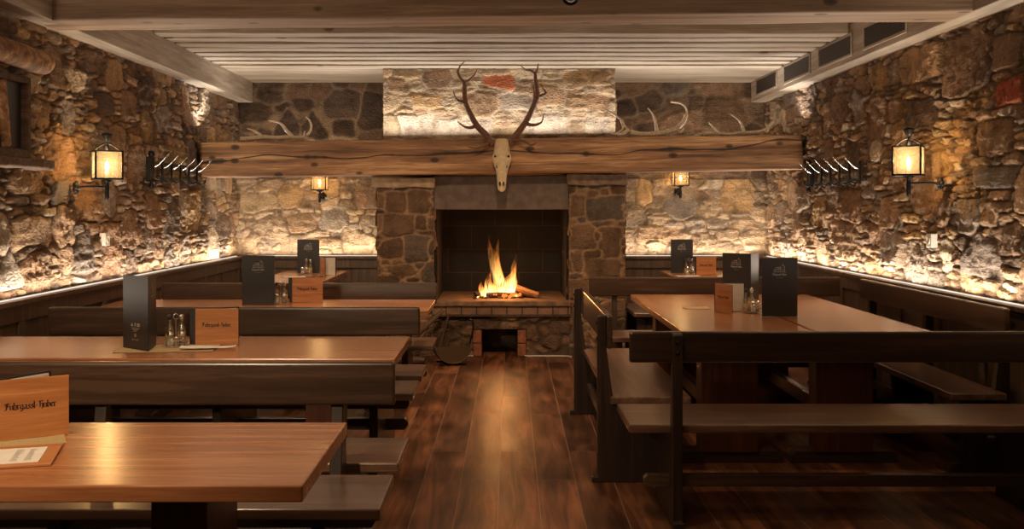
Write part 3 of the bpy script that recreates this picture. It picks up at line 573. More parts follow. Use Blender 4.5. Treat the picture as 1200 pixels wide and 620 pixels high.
# ================================================================== FURNITURE
def bench(L, label, sd=0.46, inset=0.21, zt=0.87, zb=0.71, mid=True, seatz=0.45, over=0.14, group=None):
    """single bench: x along, outer face of the back at y=0, seat towards +y"""
    t = thing('wooden_bench', label, 'bench', (0, 0, 0), 0, group)
    MB().box(-L / 2, L / 2, 0.065, 0.065 + sd, seatz - 0.038, seatz).build('seat', M['seat'], t, bevel=0.006)
    MB().box(-L / 2, L / 2, 0.045, 0.077, zb, zt).build('backrest', M['dark'], t, bevel=0.011, bseg=3)
    xs = [-L / 2 + inset, L / 2 - inset] + ([0.0] if mid and L > 2.0 else [])
    for x in xs:
        poly = [(0, 0.03), (0.0, zt - 0.012), (0.012, zt - 0.004), (0.045, zt - 0.004), (0.045, zb + 0.01), (0.085, seatz - 0.038), (sd - 0.03, seatz - 0.038), (sd - 0.05, 0.30), (sd - 0.05, 0.06), (sd + 0.02, 0.055), (sd + 0.03, 0.03), (sd + 0.03, 0.0), (-0.03, 0.0), (-0.03, 0.03)]
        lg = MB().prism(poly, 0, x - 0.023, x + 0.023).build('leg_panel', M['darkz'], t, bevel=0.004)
        b = MB()
        for z in (zt - 0.045, zb + 0.05): b.lathe([(0.0, 0), (0.011, 0.0), (0.011, 0.003), (0.006, 0.007), (0, 0.007)], seg=10, mat=Matrix.Translation((x, 0.001, z)) @ Matrix.Rotation(R(90), 4, 'X'))
        b.build('bolt', M['iron'], lg, smooth=True)
    m = MB(); e = L / 2 - inset + over
    prof = [(-e, 0.185), (-e + 0.004, 0.172), (-e + 0.018, 0.162), (e - 0.018, 0.162), (e - 0.004, 0.172), (e, 0.185), (e, 0.2), (e - 0.012, 0.213), (e - 0.022, 0.216), (-e + 0.022, 0.216), (-e + 0.012, 0.213), (-e, 0.2)]
    m.prism(prof, 1, 0.09, 0.135); m.build('stretcher', M['dark'], t, bevel=0.003)
    return t
def double_bench(L, label, half=0.52, group=None):
    """back-to-back bench: one backrest in the middle, a seat on either side"""
    t = thing('double_bench', label, 'bench', (0, 0, 0), 0, group)
    for s in (-1, 1):
        a, b = sorted((s * 0.085, s * half)); MB().box(-L / 2, L / 2, a, b, 0.412, 0.45).build('seat', M['seat'], t, bevel=0.006)
        yy = s * 0.36; MB().prism([(-L / 2 + .03, 0.37), (-L / 2 + .045, 0.345), (L / 2 - .045, 0.345), (L / 2 - .03, 0.37), (L / 2 - .03, 0.40), (L / 2 - .04, 0.411), (-L / 2 + .04, 0.411), (-L / 2 + .03, 0.40)], 1, yy - 0.02, yy + 0.02).build('seat_rail', M['dark'], t, bevel=0.003)
    MB().box(-L / 2, L / 2, -0.055, -0.022, 0.70, 0.862).build('backrest', M['dark'], t, bevel=0.011, bseg=3)
    for x in (-L / 2 + 0.22, 0.0, L / 2 - 0.22):
        w = half - 0.09
        poly = [(-w - 0.06, 0), (-w - 0.06, 0.035), (-w - 0.04, 0.055), (-w, 0.06), (-w, 0.411), (-0.07, 0.411), (-0.022, 0.71), (-0.022, 0.85), (0.022, 0.85), (0.022, 0.71), (0.07, 0.411), (w, 0.411), (w, 0.06), (w + 0.04, 0.055), (w + 0.06, 0.035), (w + 0.06, 0)]
        MB().prism(poly, 0, x - 0.023, x + 0.023).build('leg_panel', M['darkz'], t, bevel=0.004)
    e = L / 2 - 0.07
    MB().prism([(-e, 0.18), (-e + .02, 0.155), (e - .02, 0.155), (e, 0.18), (e, 0.2), (e - .02, 0.22), (-e + .02, 0.22), (-e, 0.2)], 1, -0.03, 0.03).build('stretcher', M['dark'], t, bevel=0.003)
    return t
def table(L, Wd, label, inset=0.37, legoff=0.0, foot=0.6, group=None):
    t = thing('wooden_table', label, 'table', (0, 0, 0), 0, group)
    MB().box(-L / 2, L / 2, -Wd / 2, Wd / 2, 0.716, 0.76).build('tabletop', M['table'], t, bevel=0.006, bseg=3)
    for s in (-1, 1):
        x = s * (L / 2 - inset)
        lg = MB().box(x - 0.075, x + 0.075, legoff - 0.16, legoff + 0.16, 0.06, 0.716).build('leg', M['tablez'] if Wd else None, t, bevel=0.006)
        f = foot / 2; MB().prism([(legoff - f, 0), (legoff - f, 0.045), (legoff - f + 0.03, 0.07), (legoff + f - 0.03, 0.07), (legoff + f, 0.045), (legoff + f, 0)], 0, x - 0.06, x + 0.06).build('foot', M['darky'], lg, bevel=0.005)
        for q in (-1, 1): MB().prism([(x + q * 0.075, 0.716), (x + q * 0.175, 0.716), (x + q * 0.075, 0.63)], 1, legoff - 0.035, legoff + 0.035).build('bracket', M['tablez'], lg, bevel=0.003)
    MB().box(-(L / 2 - inset) + 0.075, (L / 2 - inset) - 0.075, legoff - 0.03, legoff + 0.03, 0.20, 0.28).build('stretcher', M['dark'], t, bevel=0.004)
    return t
def at(o, x, y, rz=0.0): o.location = (x, y, 0); o.rotation_euler = (0, 0, rz); return o
GT = 'tables of the dining room'; GB = 'benches of the dining room'
at(table(2.13, 0.73, 'orange-brown wooden table nearest the viewer on the left, with its corner jutting into the aisle', group=GT), -1.555, 2.885)
at(table(2.15, 0.77, 'brown wooden table in the middle left row, carrying the dark tall menu with icons', group=GT), -1.555, 4.985)
at(table(2.26, 0.78, 'wooden table in the third left row back, nearest the fireplace hearth', group=GT), -1.615, 7.07)
at(table(1.75, 0.64, 'small far table in the rear left corner, running towards the rear wall', group=GT), -1.93, 9.82, R(90))
at(table(1.75, 0.64, 'small far table in the rear right corner, running towards the rear wall', group=GT), 1.98, 9.82, R(90))
at(table(2.44, 0.71, 'long table on the right beside the aisle bench, carrying the open wooden menu', legoff=0.07, group=GT), 1.347, 6.66, R(90))
at(table(2.44, 0.635, 'long table on the right nearer the wall, pushed against its twin', legoff=0.11, group=GT), 2.033, 6.66, R(90))
at(double_bench(2.22, 'dark back-to-back bench behind the nearest left table', group=GB), -1.51, 3.88)
at(double_bench(2.13, 'dark back-to-back bench between the second and third left tables', half=0.50, group=GB), -1.535, 5.92)
at(bench(2.07, 'dark single bench behind the third left table, in front of the hearth pillar', sd=0.46, zt=0.86, zb=0.70, group=GB), -1.525, 7.80, R(180))
at(bench(2.12, 'nearest dark bench on the right, seen from behind with two bolts in its post', sd=0.50, zt=0.876, zb=0.735, mid=False, group=GB), 1.638, 4.585, 0)
at(bench(1.82, 'dark bench standing along the aisle, seen end-on beside the right tables', sd=0.42, inset=0.045, zt=0.875, zb=0.70, mid=False, over=0.0, group=GB), 0.50, 6.23, R(-90))
at(bench(2.01, 'dark bench behind the far ends of the two long right tables', sd=0.46, zt=0.872, zb=0.72, group=GB), 1.695, 8.24, R(180))
at(bench(2.2, 'dark bench along the right wall under the glowing stone', sd=0.30, inset=0.12, zt=0.90, zb=0.755, over=0.05, group=GB), 2.74, 6.52, R(90))
t = thing('backless_bench', 'small backless bench by the right hearth pillar, at the far corner table', 'bench', (1.37, 9.95, 0), R(90))
MB().box(-0.5, 0.5, -0.15, 0.15, 0.412, 0.45).build('seat', M['seat'], t, bevel=0.006)
for x in (-0.38, 0.38): MB().prism([(-0.13, 0), (-0.10, 0.412), (0.10, 0.412), (0.13, 0)], 0, x - 0.02, x + 0.02).build('leg_panel', M['darkz'], t, bevel=0.004)
MB().box(-0.42, 0.42, -0.02, 0.02, 0.18, 0.23).build('stretcher', M['dark'], t, bevel=0.003)
M['barkwood'] = wood('bark_wood', [(0.04, 0.02, 0.01), (0.09, 0.05, 0.03), (0.16, 0.09, 0.05)], rough=0.8, bump=0.5)
# ================================================================== TABLE ITEMS
TZ = 0.761
# --- broad-nib lettering: every stroke is swept by a slanted pen
def mn(x=0): return [(x - .3, 3.7), (x, 3.35), (x, .5), (x + .4, .15)]
GL = {
 'F': ([[(-.2, -.1), (.5, .1), (.8, .9), (.8, 5.0), (1.4, 5.9), (2.7, 5.5)], [(.9, 3.2), (2.2, 3.4)], [(-.4, 4.7), (.1, 5.5), (.8, 5.1)], [(1.5, 5.6), (1.5, 2.4)]], 3.2),
 'u': ([mn(), mn(1.5)], 2.4), 'r': ([mn(), [(.1, 3.1), (.8, 3.8), (1.2, 3.4)]], 1.8),
 'h': ([[(-.2, 6), (0, 5.6), (0, .5), (.35, .15)], [(0, 3.1), (.8, 3.8), (1.4, 3.2), (1.4, .8), (.9, -.6)]], 2.3),
 'g': ([[(1.3, 3.6), (.6, 3.8), (0, 3.2), (0, .8), (.5, .2), (1.4, .8)], [(1.4, 3.8), (1.4, -.9), (.7, -1.7), (-.1, -1.2)]], 2.3),
 'a': ([[(.1, 3.2), (.7, 3.8), (1.4, 3.2), (1.4, .5), (1.8, .15)], [(1.4, 2.2), (.3, 1.7), (0, 1.0), (.5, .2), (1.4, .8)]], 2.3),
 's': ([[(1.4, 3.4), (.7, 3.8), (.1, 3.1), (1.3, 1.6), (1.3, .8), (.6, .15), (-.1, .7)]], 2.0),
 'l': ([[(-.2, 6), (0, 5.6), (0, .5), (.4, .15)]], 1.1), '-': ([[(0, 2.0), (1.2, 2.3)]], 1.9),
 'H': ([[(-.1, 5.2), (.4, 6), (.7, 5.0), (.7, .7), (0, .1)], [(.7, 3.2), (1.6, 3.8), (2.3, 3.1), (2.3, .9), (1.8, -.7)], [(.8, 5.4), (1.6, 6), (2.4, 5.5)]], 3.1),
 'b': ([[(-.2, 6), (0, 5.6), (0, .7), (.6, .15), (1.4, .8), (1.4, 3.2), (.8, 3.8), (0, 3.1)]], 2.2),
 'e': ([[(1.5, .7), (.6, .15), (0, .8), (0, 3.1), (.6, 3.8), (1.4, 3.1), (.1, 1.9)]], 2.0)}
def strokes(m, lines, x0, z0, s, y, nib=0.62, ang=40, vs=1.0):
    c, d = math.cos(R(ang)) * nib / 2, math.sin(R(ang)) * nib / 2
    for ln in lines:
        for (a, b) in zip(ln[:-1], ln[1:]):
            pts = [(a[0] - c, a[1] - d), (a[0] + c, a[1] + d), (b[0] - c, b[1] - d), (b[0] + c, b[1] + d)]
            t = .07; pts = [(p[0] + ex, p[1] + ez) for p in pts for ex in (-t, t) for ez in (-t, t)]
            pts = sorted(set(pts)); lo, up = [], []
            for p in pts:
                while len(lo) > 1 and (lo[-1][0] - lo[-2][0]) * (p[1] - lo[-2][1]) - (lo[-1][1] - lo[-2][1]) * (p[0] - lo[-2][0]) <= 0: lo.pop()
                lo.append(p)
            for p in pts[::-1]:
                while len(up) > 1 and (up[-1][0] - up[-2][0]) * (p[1] - up[-2][1]) - (up[-1][1] - up[-2][1]) * (p[0] - up[-2][0]) <= 0: up.pop()
                up.append(p)
            hull = lo[:-1] + up[:-1]; n = len(m.v)
            m.v += [(x0 + p[0] * s, y, z0 + p[1] * s * vs) for p in hull]; m.f.append(tuple(range(n, n + len(hull))))
def lettering(m, text, cx, z, width, y, nib=0.8):
    tot = sum(GL[c][1] for c in text); s = width / tot; x = cx - width / 2
    for c in text: strokes(m, GL[c][0], x, z, s, y, nib, vs=0.78); x += GL[c][1] * s
def logo(m, cx, z, w, y):
    """little drawing of the inn with its name underneath"""
    s = w / 16
    k = [[(-8, 0), (8, 0)], [(-7, 0), (-7, 3), (-4.5, 5.6), (-1, 5.2), (1, 4)], [(1, 0), (1, 6.4), (3.4, 9), (6, 6.4), (6, 0)], [(-5.6, 1), (-5.6, 2.6)], [(-3.4, 1), (-3.4, 2.8)], [(-1.2, 1), (-1.2, 3)], [(2.6, 1.2), (2.6, 3.2)], [(4.4, 1.2), (4.4, 3.2)], [(2.8, 5), (4.2, 5)], [(-6, 3.4), (0.6, 3.6)], [(3.4, 9), (3.4, 10)], [(-4.5, 5.6), (1, 6.2)]]
    strokes(m, k, cx, z, s, y, nib=0.5)
    lettering(m, 'Fuhrgassl-Huber', cx, z - w * 0.26, w * 1.1, y, nib=0.9)
    strokes(m, [[(-3.5 + i * 1.05, -7.2), (-3.0 + i * 1.05, -7.2)] for i in range(7)], cx, z, s, y, nib=0.3)
def pivot(parent_dir): return Matrix.Rotation(parent_dir, 4, 'Z')
def cover_mesh(w, h, th=0.004): return MB().box(0, w, -th / 2, th / 2, 0.001, h)
def rotate_mb(m, ang, off=(0, 0, 0)):
    mt = Matrix.Rotation(ang, 4, 'Z'); m.v = [tuple(mt @ Vector(v) + Vector(off)) for v in m.v]; return m
def tall_menu(loc, a, b, label, logo_on='A', icons_on=None, w=0.222, h=0.34, side=(-1, 1), pages=True):
    """tall black folder standing open in a V; spine at loc, covers towards angles a and b (degrees)"""
    t = thing('tall_menu', label, 'menu', loc, 0, 'tall black menus')
    for nm, ang, sgn in (('A', R(a), side[0]), ('B', R(b), side[1])):
        cv = cover_mesh(w, h).build('cover', M['black'], t, bevel=0.001); cv.rotation_euler = (0, 0, ang)
        if pages:
            p = MB().box(0.01, w - 0.004, -sgn * 0.0035 - 0.001, -sgn * 0.0035 + 0.001, 0.004, h - 0.004); p.build('pages', M['paper'], cv)
        y = sgn * 0.0028
        if nm in logo_on:
            m = MB(); flip = 1 if math.cos(ang) >= 0 else -1
            logo(m, 0, h * 0.76, w * 0.36, 0)
            m.v = [(v[0] * flip + w * 0.5, y, v[2]) for v in m.v]
            m.build('printed_logo', M['print_'], cv)
        if icons_on == nm:
            m = MB(); flip = 1 if math.cos(ang) >= 0 else -1; s = 0.0042
            ic = [[(-9, 0), (-7, 2.5), (-5, 0), (-9, 0)], [(-1, 0), (-1, 3), (0.6, 3), (0.6, 0), (-1, 0)], [(4, 0), (9, 0), (9, 2.6), (4, 2.6), (4, 0)], [(5.5, 0), (5.5, 2.6)], [(7.5, 0), (7.5, 2.6)],
                  [(-1, -9), (-1, -12), (1, -12), (1, -9), (-1, -9)], [(-.6, -10.5), (.6, -10.5)], [(-6, -16), (-4.6, -16)], [(-6, -15), (-4.6, -15)], [(4, -16), (5.4, -16)], [(4, -15), (5.4, -15)]]
            ic += [[(-8 + i * 1.1, -2.6), (-7.5 + i * 1.1, -2.6)] for i in range(15)] + [[(-6 + i * 1.1, -4.2), (-5.5 + i * 1.1, -4.2)] for i in range(11)] + [[(-3.4 + i * 1.1, -5.8), (-2.9 + i * 1.1, -5.8)] for i in range(6)] + [[(-2.6 + i * 1.1, -15.5), (-2.2 + i * 1.1, -15.5)] for i in range(5)]
            strokes(m, ic, 0, h * 0.32, s, 0, nib=0.55)
            m.v = [(v[0] * flip + w * 0.5, y, v[2]) for v in m.v]
            m.build('printed_icons', M['paper'], cv)
    return t
def wood_menu(loc, a, b, label, w=0.235, h=0.178, side=(-1, 1), strip=0.028, txt=True):
    """landscape menu: black folder with a thin wooden plate on its front cover, standing open in a V"""
    t = thing('wooden_menu', label, 'menu', loc, 0, 'wooden menus')
    for k, (ang, sgn) in enumerate(((R(a), side[0]), (R(b), side[1]))):
        cv = cover_mesh(w, h).build('cover', M['black'], t, bevel=0.001); cv.rotation_euler = (0, 0, ang)
        if k == 0:
            pl = MB().box(strip, w, min(sgn * 0.002, sgn * 0.006), max(sgn * 0.002, sgn * 0.006), 0.001, h).build('wooden_plate', M['cover'], cv, bevel=0.0008)
            if txt:
                m = MB(); flip = 1 if math.cos(ang) >= 0 else -1; lettering(m, 'Fuhrgassl-Huber', 0, h * 0.50, (w - strip) * 0.68, 0)
                m.v = [(v[0] * flip + (w + strip) / 2, sgn * 0.0066, v[2]) for v in m.v]; m.build('lettering', M['ink'], pl)
        m = MB()
        for q in range(3): m.box(0.055, w - 0.012 - q * 0.012, -sgn * (0.004 + q * 0.003) - 0.0006, -sgn * (0.004 + q * 0.003) + 0.0006, 0.003, h - 0.006)
        m.build('pages', M['paper'], cv)
    return t
# nearest table
wood_menu((-1.502, 2.955, TZ), 32, 62, 'large wooden menu with black lettering, standing open on the nearest left table')
t = thing('menu_board', 'flat wooden board holding a printed white card, lying on the nearest left table', 'menu board', (-1.222, 2.815, TZ), R(16))
MB().box(-0.32, 0.0, -0.115, 0.125, 0, 0.006).build('board', M['cover'], t, bevel=0.001)
cd = MB().box(-0.30, -0.035, -0.09, 0.085, 0.006, 0.0075).build('card', M['paper'], t)
m = MB()
for col, x in enumerate((-0.27, -0.19, -0.11, -0.075)):
    for r in range(9 if col < 2 else 13):
        y = 0.06 - r * (0.016 if col < 2 else 0.0105); ln = (0.045, 0.04, 0.022, 0.02)[col] * random.uniform(0.6, 1)
        m.add([(x, y, 0.0079), (x + ln, y, 0.0079), (x + ln, y + 0.003, 0.0079), (x, y + 0.003, 0.0079)], [(0, 1, 2, 3)])
m.build('printed_lines', M['inkgrey'], cd)
def sheet(name, w, d, th, mat, loc, rz, label, cat, curl=0.004, seed=1):
    g = gridbox(-w / 2, w / 2, -d / 2, d / 2, 0, th, 14, 10, 1)
    from mathutils import noise
    g.v = [(x, y, z + curl * max(0, noise.noise((x * 9 + seed, y * 9, seed))) + curl * 0.6 * (abs(x) / (w / 2)) ** 6) for x, y, z in g.v]
    o = g.build(name, mat, None, smooth=False); o.location = loc; o.rotation_euler = (0, 0, rz); return tag(o, label, cat)
sheet('placemat', 0.22, 0.20, 0.0006, M['kraft'], (-1.40, 3.02 - 0.02, TZ), R(26), 'brown kraft paper peeping out behind the printed card on the nearest table', 'paper', curl=0.0015)
# second table
tall_menu((-1.656, 4.80, TZ), 140, 100, 'tall dark menu with small icons on its back, on the second left table', logo_on='B', icons_on='A', side=(1, -1), h=0.352)
wood_menu((-1.535, 5.04, TZ), 2, 24, 'wooden menu with black spine strip on the second left table, behind a white leaflet', w=0.238, h=0.178)
sheet('placemat', 0.46, 0.26, 0.0006, M['kraft'], (-1.60, 4.915, TZ), R(6), 'crumpled kraft paper mat under the condiments on the second left table', 'paper', curl=0.0015, seed=3)
sheet('leaflet', 0.26, 0.065, 0.001, M['paper'], (-1.40, 4.885, TZ + 0.009), R(8), 'narrow white folded leaflet lying before the wooden menu on the second table', 'leaflet', curl=0.008, seed=8)
# third table
tall_menu((-1.56, 7.03, TZ), 180, 163, 'upright tall black menu with pale logo on the third left table', side=(1, -1))
wood_menu((-1.50, 7.20, TZ), 0, 20, 'small-looking wooden menu standing on the third left table by the condiments', w=0.242, h=0.178)
# far left
tall_menu((-1.835, 10.30, TZ), 180, 160, 'tall black menu standing on the far left corner table', side=(1, -1))
wood_menu((-1.775, 10.0, TZ), -62, 4, 'little menu with pages open, standing at the far left corner table', w=0.16, h=0.178, side=(-1, 1), txt=False)
sheet('leaflet', 0.22, 0.15, 0.001, M['paper'], (-1.98, 9.75, TZ), R(20), 'white paper sheet lying on the far left corner table', 'leaflet', curl=0.004, seed=5)
# right tables
tall_menu((1.775, 7.30, TZ), 140, 62, 'tall black menu open like a wedge, farther one on the long right tables', side=(1, -1))
tall_menu((1.60, 6.30, TZ), 2, 16, 'tall black menu facing forward, nearer one on the long right tables', side=(-1, 1), h=0.362)
wood_menu((1.375, 6.62, TZ), -68, -1, 'open wooden menu with its white pages fanned out on the long right table', w=0.20, h=0.185, side=(-1, 1), strip=0.016)
sheet('placemat', 0.17, 0.13, 0.0008, M['kraft'], (1.30, 6.83, TZ), R(8), 'thin kraft paper sheet lying left of the open wooden menu', 'paper', curl=0.003, seed=6)
sheet('leaflet', 0.12, 0.10, 0.001, M['paper'], (1.69, 6.50, TZ), R(30), 'small white sheet under the condiment rack on the long right table', 'leaflet', curl=0.001, seed=9)
tall_menu((1.70, 10.30, TZ), 0, 18, 'tall black menu standing on the far right corner table', side=(-1, 1))
wood_menu((1.90, 10.05, TZ), 2, 12, 'wooden menu leaning upright on the far right corner table', w=0.205, h=0.178, side=(-1, 1), strip=0.01)
sheet('leaflet', 0.22, 0.12, 0.001, M['paper'], (1.80, 9.90, TZ), R(5), 'white paper sheet lying before the menus on the far right corner table', 'leaflet', curl=0.002, seed=11)
sheet('leaflet', 0.20, 0.14, 0.001, M['paper'], (2.18, 9.86, TZ), R(-20), 'white paper sheet lying right of the wooden menu on the far right corner table', 'leaflet', curl=0.002, seed=12)
# --- condiment racks
def caddy(label):
    t = thing('condiment_rack', label, 'condiment rack', (0, 0, TZ), 0, 'condiment racks')
    m = MB(); m.lathe([(0.0, 0.0), (0.062, 0.0), (0.064, 0.004), (0.060, 0.006), (0.0, 0.006)], seg=24)
    ring = [(0.060 * math.cos(a), 0.060 * math.sin(a), 0.032) for a in np.linspace(0, 2 * math.pi, 25)]; m.tube(ring, 0.0018, 6, smooth=0)
    for a in range(6): x, y = 0.060 * math.cos(a * math.pi / 3), 0.060 * math.sin(a * math.pi / 3); m.tube([(x, y, 0.004), (x, y, 0.032)], 0.0015, 6, smooth=0)
    m.build('rack', M['steel'], t, smooth=False)
    MB().tube([(0, 0, 0.005), (0, 0, 0.12), (0.0, 0, 0.135)], 0.002, 6, smooth=0).tube([(-0.012, 0, 0.135), (-0.01, 0, 0.15), (0, 0, 0.157), (0.01, 0, 0.15), (0.012, 0, 0.135), (0, 0, 0.13), (-0.012, 0, 0.135)], 0.0018, 6).build('handle', M['steel'], t)
    for (x, y, content) in ((-0.028, 0.026, 'oil'), (0.028, 0.026, 'oil')):
        b = MB().lathe([(0, 0.007), (0.019, 0.007), (0.021, 0.012), (0.021, 0.075), (0.016, 0.09), (0.009, 0.10), (0.008, 0.125), (0.010, 0.128), (0, 0.128)], (x, y, 0), 16).build('bottle', M['glass'], t, smooth=True)
        MB().lathe([(0, 0.009), (0.018, 0.009), (0.019, 0.055 if x < 0 else 0.065), (0, 0.056 if x < 0 else 0.066)], (x, y, 0), 14).build('contents', M['oil'], b, smooth=True)
        MB().lathe([(0, 0.124), (0.010, 0.126), (0.011, 0.146), (0.006, 0.150), (0, 0.150)], (x, y, 0), 12).build('stopper', M['cork'] if x < 0 else M['steel'], b, smooth=True)
    for (x, y) in ((-0.026, -0.028), (0.026, -0.028)):
        b = MB().lathe([(0, 0.007), (0.017, 0.007), (0.018, 0.010), (0.015, 0.055), (0, 0.055)], (x, y, 0), 14).build('shaker', M['glass'], t, smooth=True)
        MB().lathe([(0, 0.009), (0.0145, 0.009), (0.0135, 0.035), (0, 0.036)], (x, y, 0), 12).build('contents', M['salt'] if x < 0 else M['ash'], b, smooth=True)
        MB().lathe([(0, 0.053), (0.0165, 0.053), (0.0165, 0.066), (0.010, 0.073), (0, 0.074)], (x, y, 0), 14).build('shaker_cap', M['steel'], b, smooth=True)
    return t
c0 = caddy('small wire rack of glass bottles and shakers on the second left table'); c0.location = (-1.585, 4.98, TZ + 0.003); c0.rotation_euler = (0, 0, R(20))
dup(c0, (-1.538, 7.12, TZ), R(10), 'small wire rack of bottles between the menus on the third left table')
dup(c0, (-1.93, 10.12, TZ), R(-30), 'small wire rack of bottles before the tall menu on the far left corner table')
dup(c0, (1.60, 6.55, TZ + 0.002), R(40), 'small wire rack of bottles between the menus on the long right tables')
dup(c0, (1.87, 10.20, TZ), R(0), 'tiny wire rack of bottles by the tall menu on the far right corner table')

# ================================================================== WALL THINGS
def lantern(label, reach=0.21, yaw=0.0, s=1.0):
    """x=0 is the wall, +x into the room; lantern box centred at z=0"""
    t = thing('wall_lantern', label, 'lantern', (0, 0, 0), 0, 'wrought iron wall lanterns')
    T = Matrix.Translation((reach, 0, 0)) @ Matrix.Rotation(yaw, 4, 'Z') @ Matrix.Scale(s, 4)
    w, h = 0.075, 0.085
    m = MB()
    for sx in (-1, 1):
        for sy in (-1, 1): m.box(sx * w - 0.005, sx * w + 0.005, sy * w - 0.005, sy * w + 0.005, -h, h, T)
    for z in (-h, h - 0.008):
        for q in (-1, 1): m.box(-w - .005, w + .005, q * w - .005, q * w + .005, z, z + 0.008, T).box(q * w - .005, q * w + .005, -w - .005, w + .005, z, z + 0.008, T)
    m.build('frame', M['iron'], t)
    m = MB()
    for q in (-1, 1):
        m.box(-w + .005, w - .005, q * w - .0012, q * w + .0012, -h + .008, h - .008, T); m.box(q * w - .0012, q * w + .0012, -w + .005, w - .005, -h + .008, h - .008, T)
    m.build('glass_panes', M['pane'], t)
    m = MB(); m.box(-w - .004, w + .004, -w - .004, w + .004, -h - 0.003, -h + 0.001, T); m.build('floor_plate', M['iron'], t)
    MB().lathe([(0, .0), (0.010, 0.0), (0.010, 0.055), (0, 0.055)], (0, 0, -h), 12, T).build('candle_sleeve', M['bone'], t, smooth=True)
    MB().lathe([(0.002, 0), (0.012, 0.012), (0.013, 0.026), (0.006, 0.046), (0.001, 0.056)], (0, 0, -h + 0.055), 12, T).build('bulb', M['bulb'], t, smooth=True)
    m = MB().lathe([(0.004, 0.0), (0.006, 0.04), (0.004, 0.055), (0.016, 0.060), (0.021, 0.072), (0.032, 0.092), (0.033, 0.097), (0.0, 0.108)], (0, 0, h + 0.002), 14, T)
    m.tube([(-w, 0, h), (-w * .5, 0, h + 0.03), (0, 0, h + 0.045), (w * .5, 0, h + 0.03), (w, 0, h)], 0.004, 6, T); m.tube([(0, -w, h), (0, -w * .5, h + 0.03), (0, 0, h + 0.045), (0, w * .5, h + 0.03), (0, w, h)], 0.004, 6, T)
    m.build('cap', M['iron'], t, smooth=True)
    MB().lathe([(0.0, 0.0), (0.010, 0.004), (0.014, 0.02), (0.014, 0.09), (0.010, 0.115), (0.035, 0.125), (0.035, 0.131), (0, 0.131)], (reach, 0, -h * s - 0.135), 12).build('post', M['iron'], t, smooth=True)
    MB().tube([(0.0, 0, -0.145), (reach * .5, 0, -0.14), (reach, 0, -0.145)], 0.007, 8).build('arm', M['iron'], t, smooth=True)
    m = MB()
    for k in range(5):
        a = 2 * math.pi * k / 5; m.lathe([(0, 0), (0.02, 0), (0.018, 0.014), (0, 0.02)], seg=10, mat=Matrix.Translation((0.0, 0.024 * math.cos(a), -0.145 + 0.024 * math.sin(a))) @ Matrix.Rotation(R(90), 4, 'Y'))
    m.lathe([(0, 0), (0.018, 0), (0.014, 0.03), (0, 0.036)], seg=10, mat=Matrix.Translation((0, 0, -0.145)) @ Matrix.Rotation(R(90), 4, 'Y'))
    m.build('rosette', M['iron'], t, smooth=True)
    return t
def placed(o, loc, rz): o.location = loc; o.rotation_euler = (0, 0, rz); return o
LZ = 1.71
placed(lantern('glowing iron lantern on the left stone wall', yaw=R(30), s=1.1), (-2.80, 6.72, LZ), 0)
placed(lantern('glowing iron lantern on the right stone wall', yaw=R(-30), s=1.1), (2.80, 6.52, LZ + 0.02), R(180))
placed(lantern('small glowing lantern on the rear wall left of the fireplace', reach=0.18), (-1.92, 10.98, 1.69), R(-90))
placed(lantern('small glowing lantern on the rear wall right of the fireplace', reach=0.18), (1.885, 10.98, 1.735), R(-90))
def coat_rack(label, sy=1):
    """x=0 wall, +x room, runs along y"""
    t = thing('coat_rack', label, 'coat rack', (0, 0, 0), 0, 'coat racks on the side walls')
    Lr = 1.45
    m = MB(); m.box(0.0, 0.012, 0, Lr, -0.075, -0.052).box(0, 0.012, 0, Lr, 0.045, 0.066)
    m.build('rail', M['iron'], t, bevel=0.002)
    for k in range(6):
        y = 0.12 + k * 0.24
        h = MB().box(0.005, 0.020, y - 0.012, y + 0.012, -0.095, 0.08).tube([(0.015, y, -0.07), (0.055, y, -0.095), (0.085, y, -0.075), (0.085, y, -0.05)], 0.007, 8).build('hook', M['iron'], t, smooth=False)
        MB().tube([(0.015, y, 0.02), (0.07, y + 0.01 * sy, 0.045), (0.15, y + 0.03 * sy, 0.12)], 0.0055, 8).build('peg', M['steel'], h, smooth=True)
    m = MB()
    for y in (0.02, 0.06, 0.10): m.box(0.0, 0.035, y - 0.012, y + 0.012, -0.10, 0.10)
    m.lathe([(0, 0), (0.022, 0.0), (0.028, 0.02), (0.02, 0.045), (0, 0.05)], (0.03, 0.05, 0.10), 12)
    m.lathe([(0, 0), (0.016, 0.0), (0.02, 0.02), (0.012, 0.05), (0, 0.05)], (0.03, 0.05, -0.15), 12)
    m.build('end_bracket', M['iron'], t)
    return t
a = coat_rack('black iron coat rack with shiny pegs on the right wall, past the lantern'); placed(a, (2.80, 7.75 + 0.0, 1.70), 0); 
# mirror the rack for the right wall by turning it about its own upright axis
a.rotation_euler = (0, 0, R(180)); a.location = (2.80, 9.30, 1.71)
b = coat_rack('black iron coat rack with shiny pegs on the left wall, past the lantern', -1); placed(b, (-2.80, 8.05, 1.73), 0)

for x, y, z, lab in ((2.845, 6.72, 1.17, 'small pale socket plate set into the right stone wall below the lantern'), (-2.845, 7.28, 1.16, 'small pale socket plate set into the left stone wall beside a wedge stone')):
    t = thing('wall_socket', lab, 'socket', (x, y, z), 0); s_ = -1 if x > 0 else 1
    MB().box(*sorted((0, s_ * 0.045)), -0.04, 0.04, 0, 0.09).build('plate', flat('socket_plastic', (0.62, 0.57, 0.5), 0.4) if x > 0 else bpy.data.materials['socket_plastic'], t, bevel=0.003)
    MB().lathe([(0, 0), (0.024, 0), (0.024, 0.004), (0.019, 0.004), (0.018, 0.001), (0, 0.001)], seg=18, mat=Matrix.Translation((s_ * 0.045, 0, 0.045)) @ Matrix.Rotation(R(90 * s_), 4, 'Y')).build('socket_rim', bpy.data.materials['socket_plastic'], t, smooth=False)

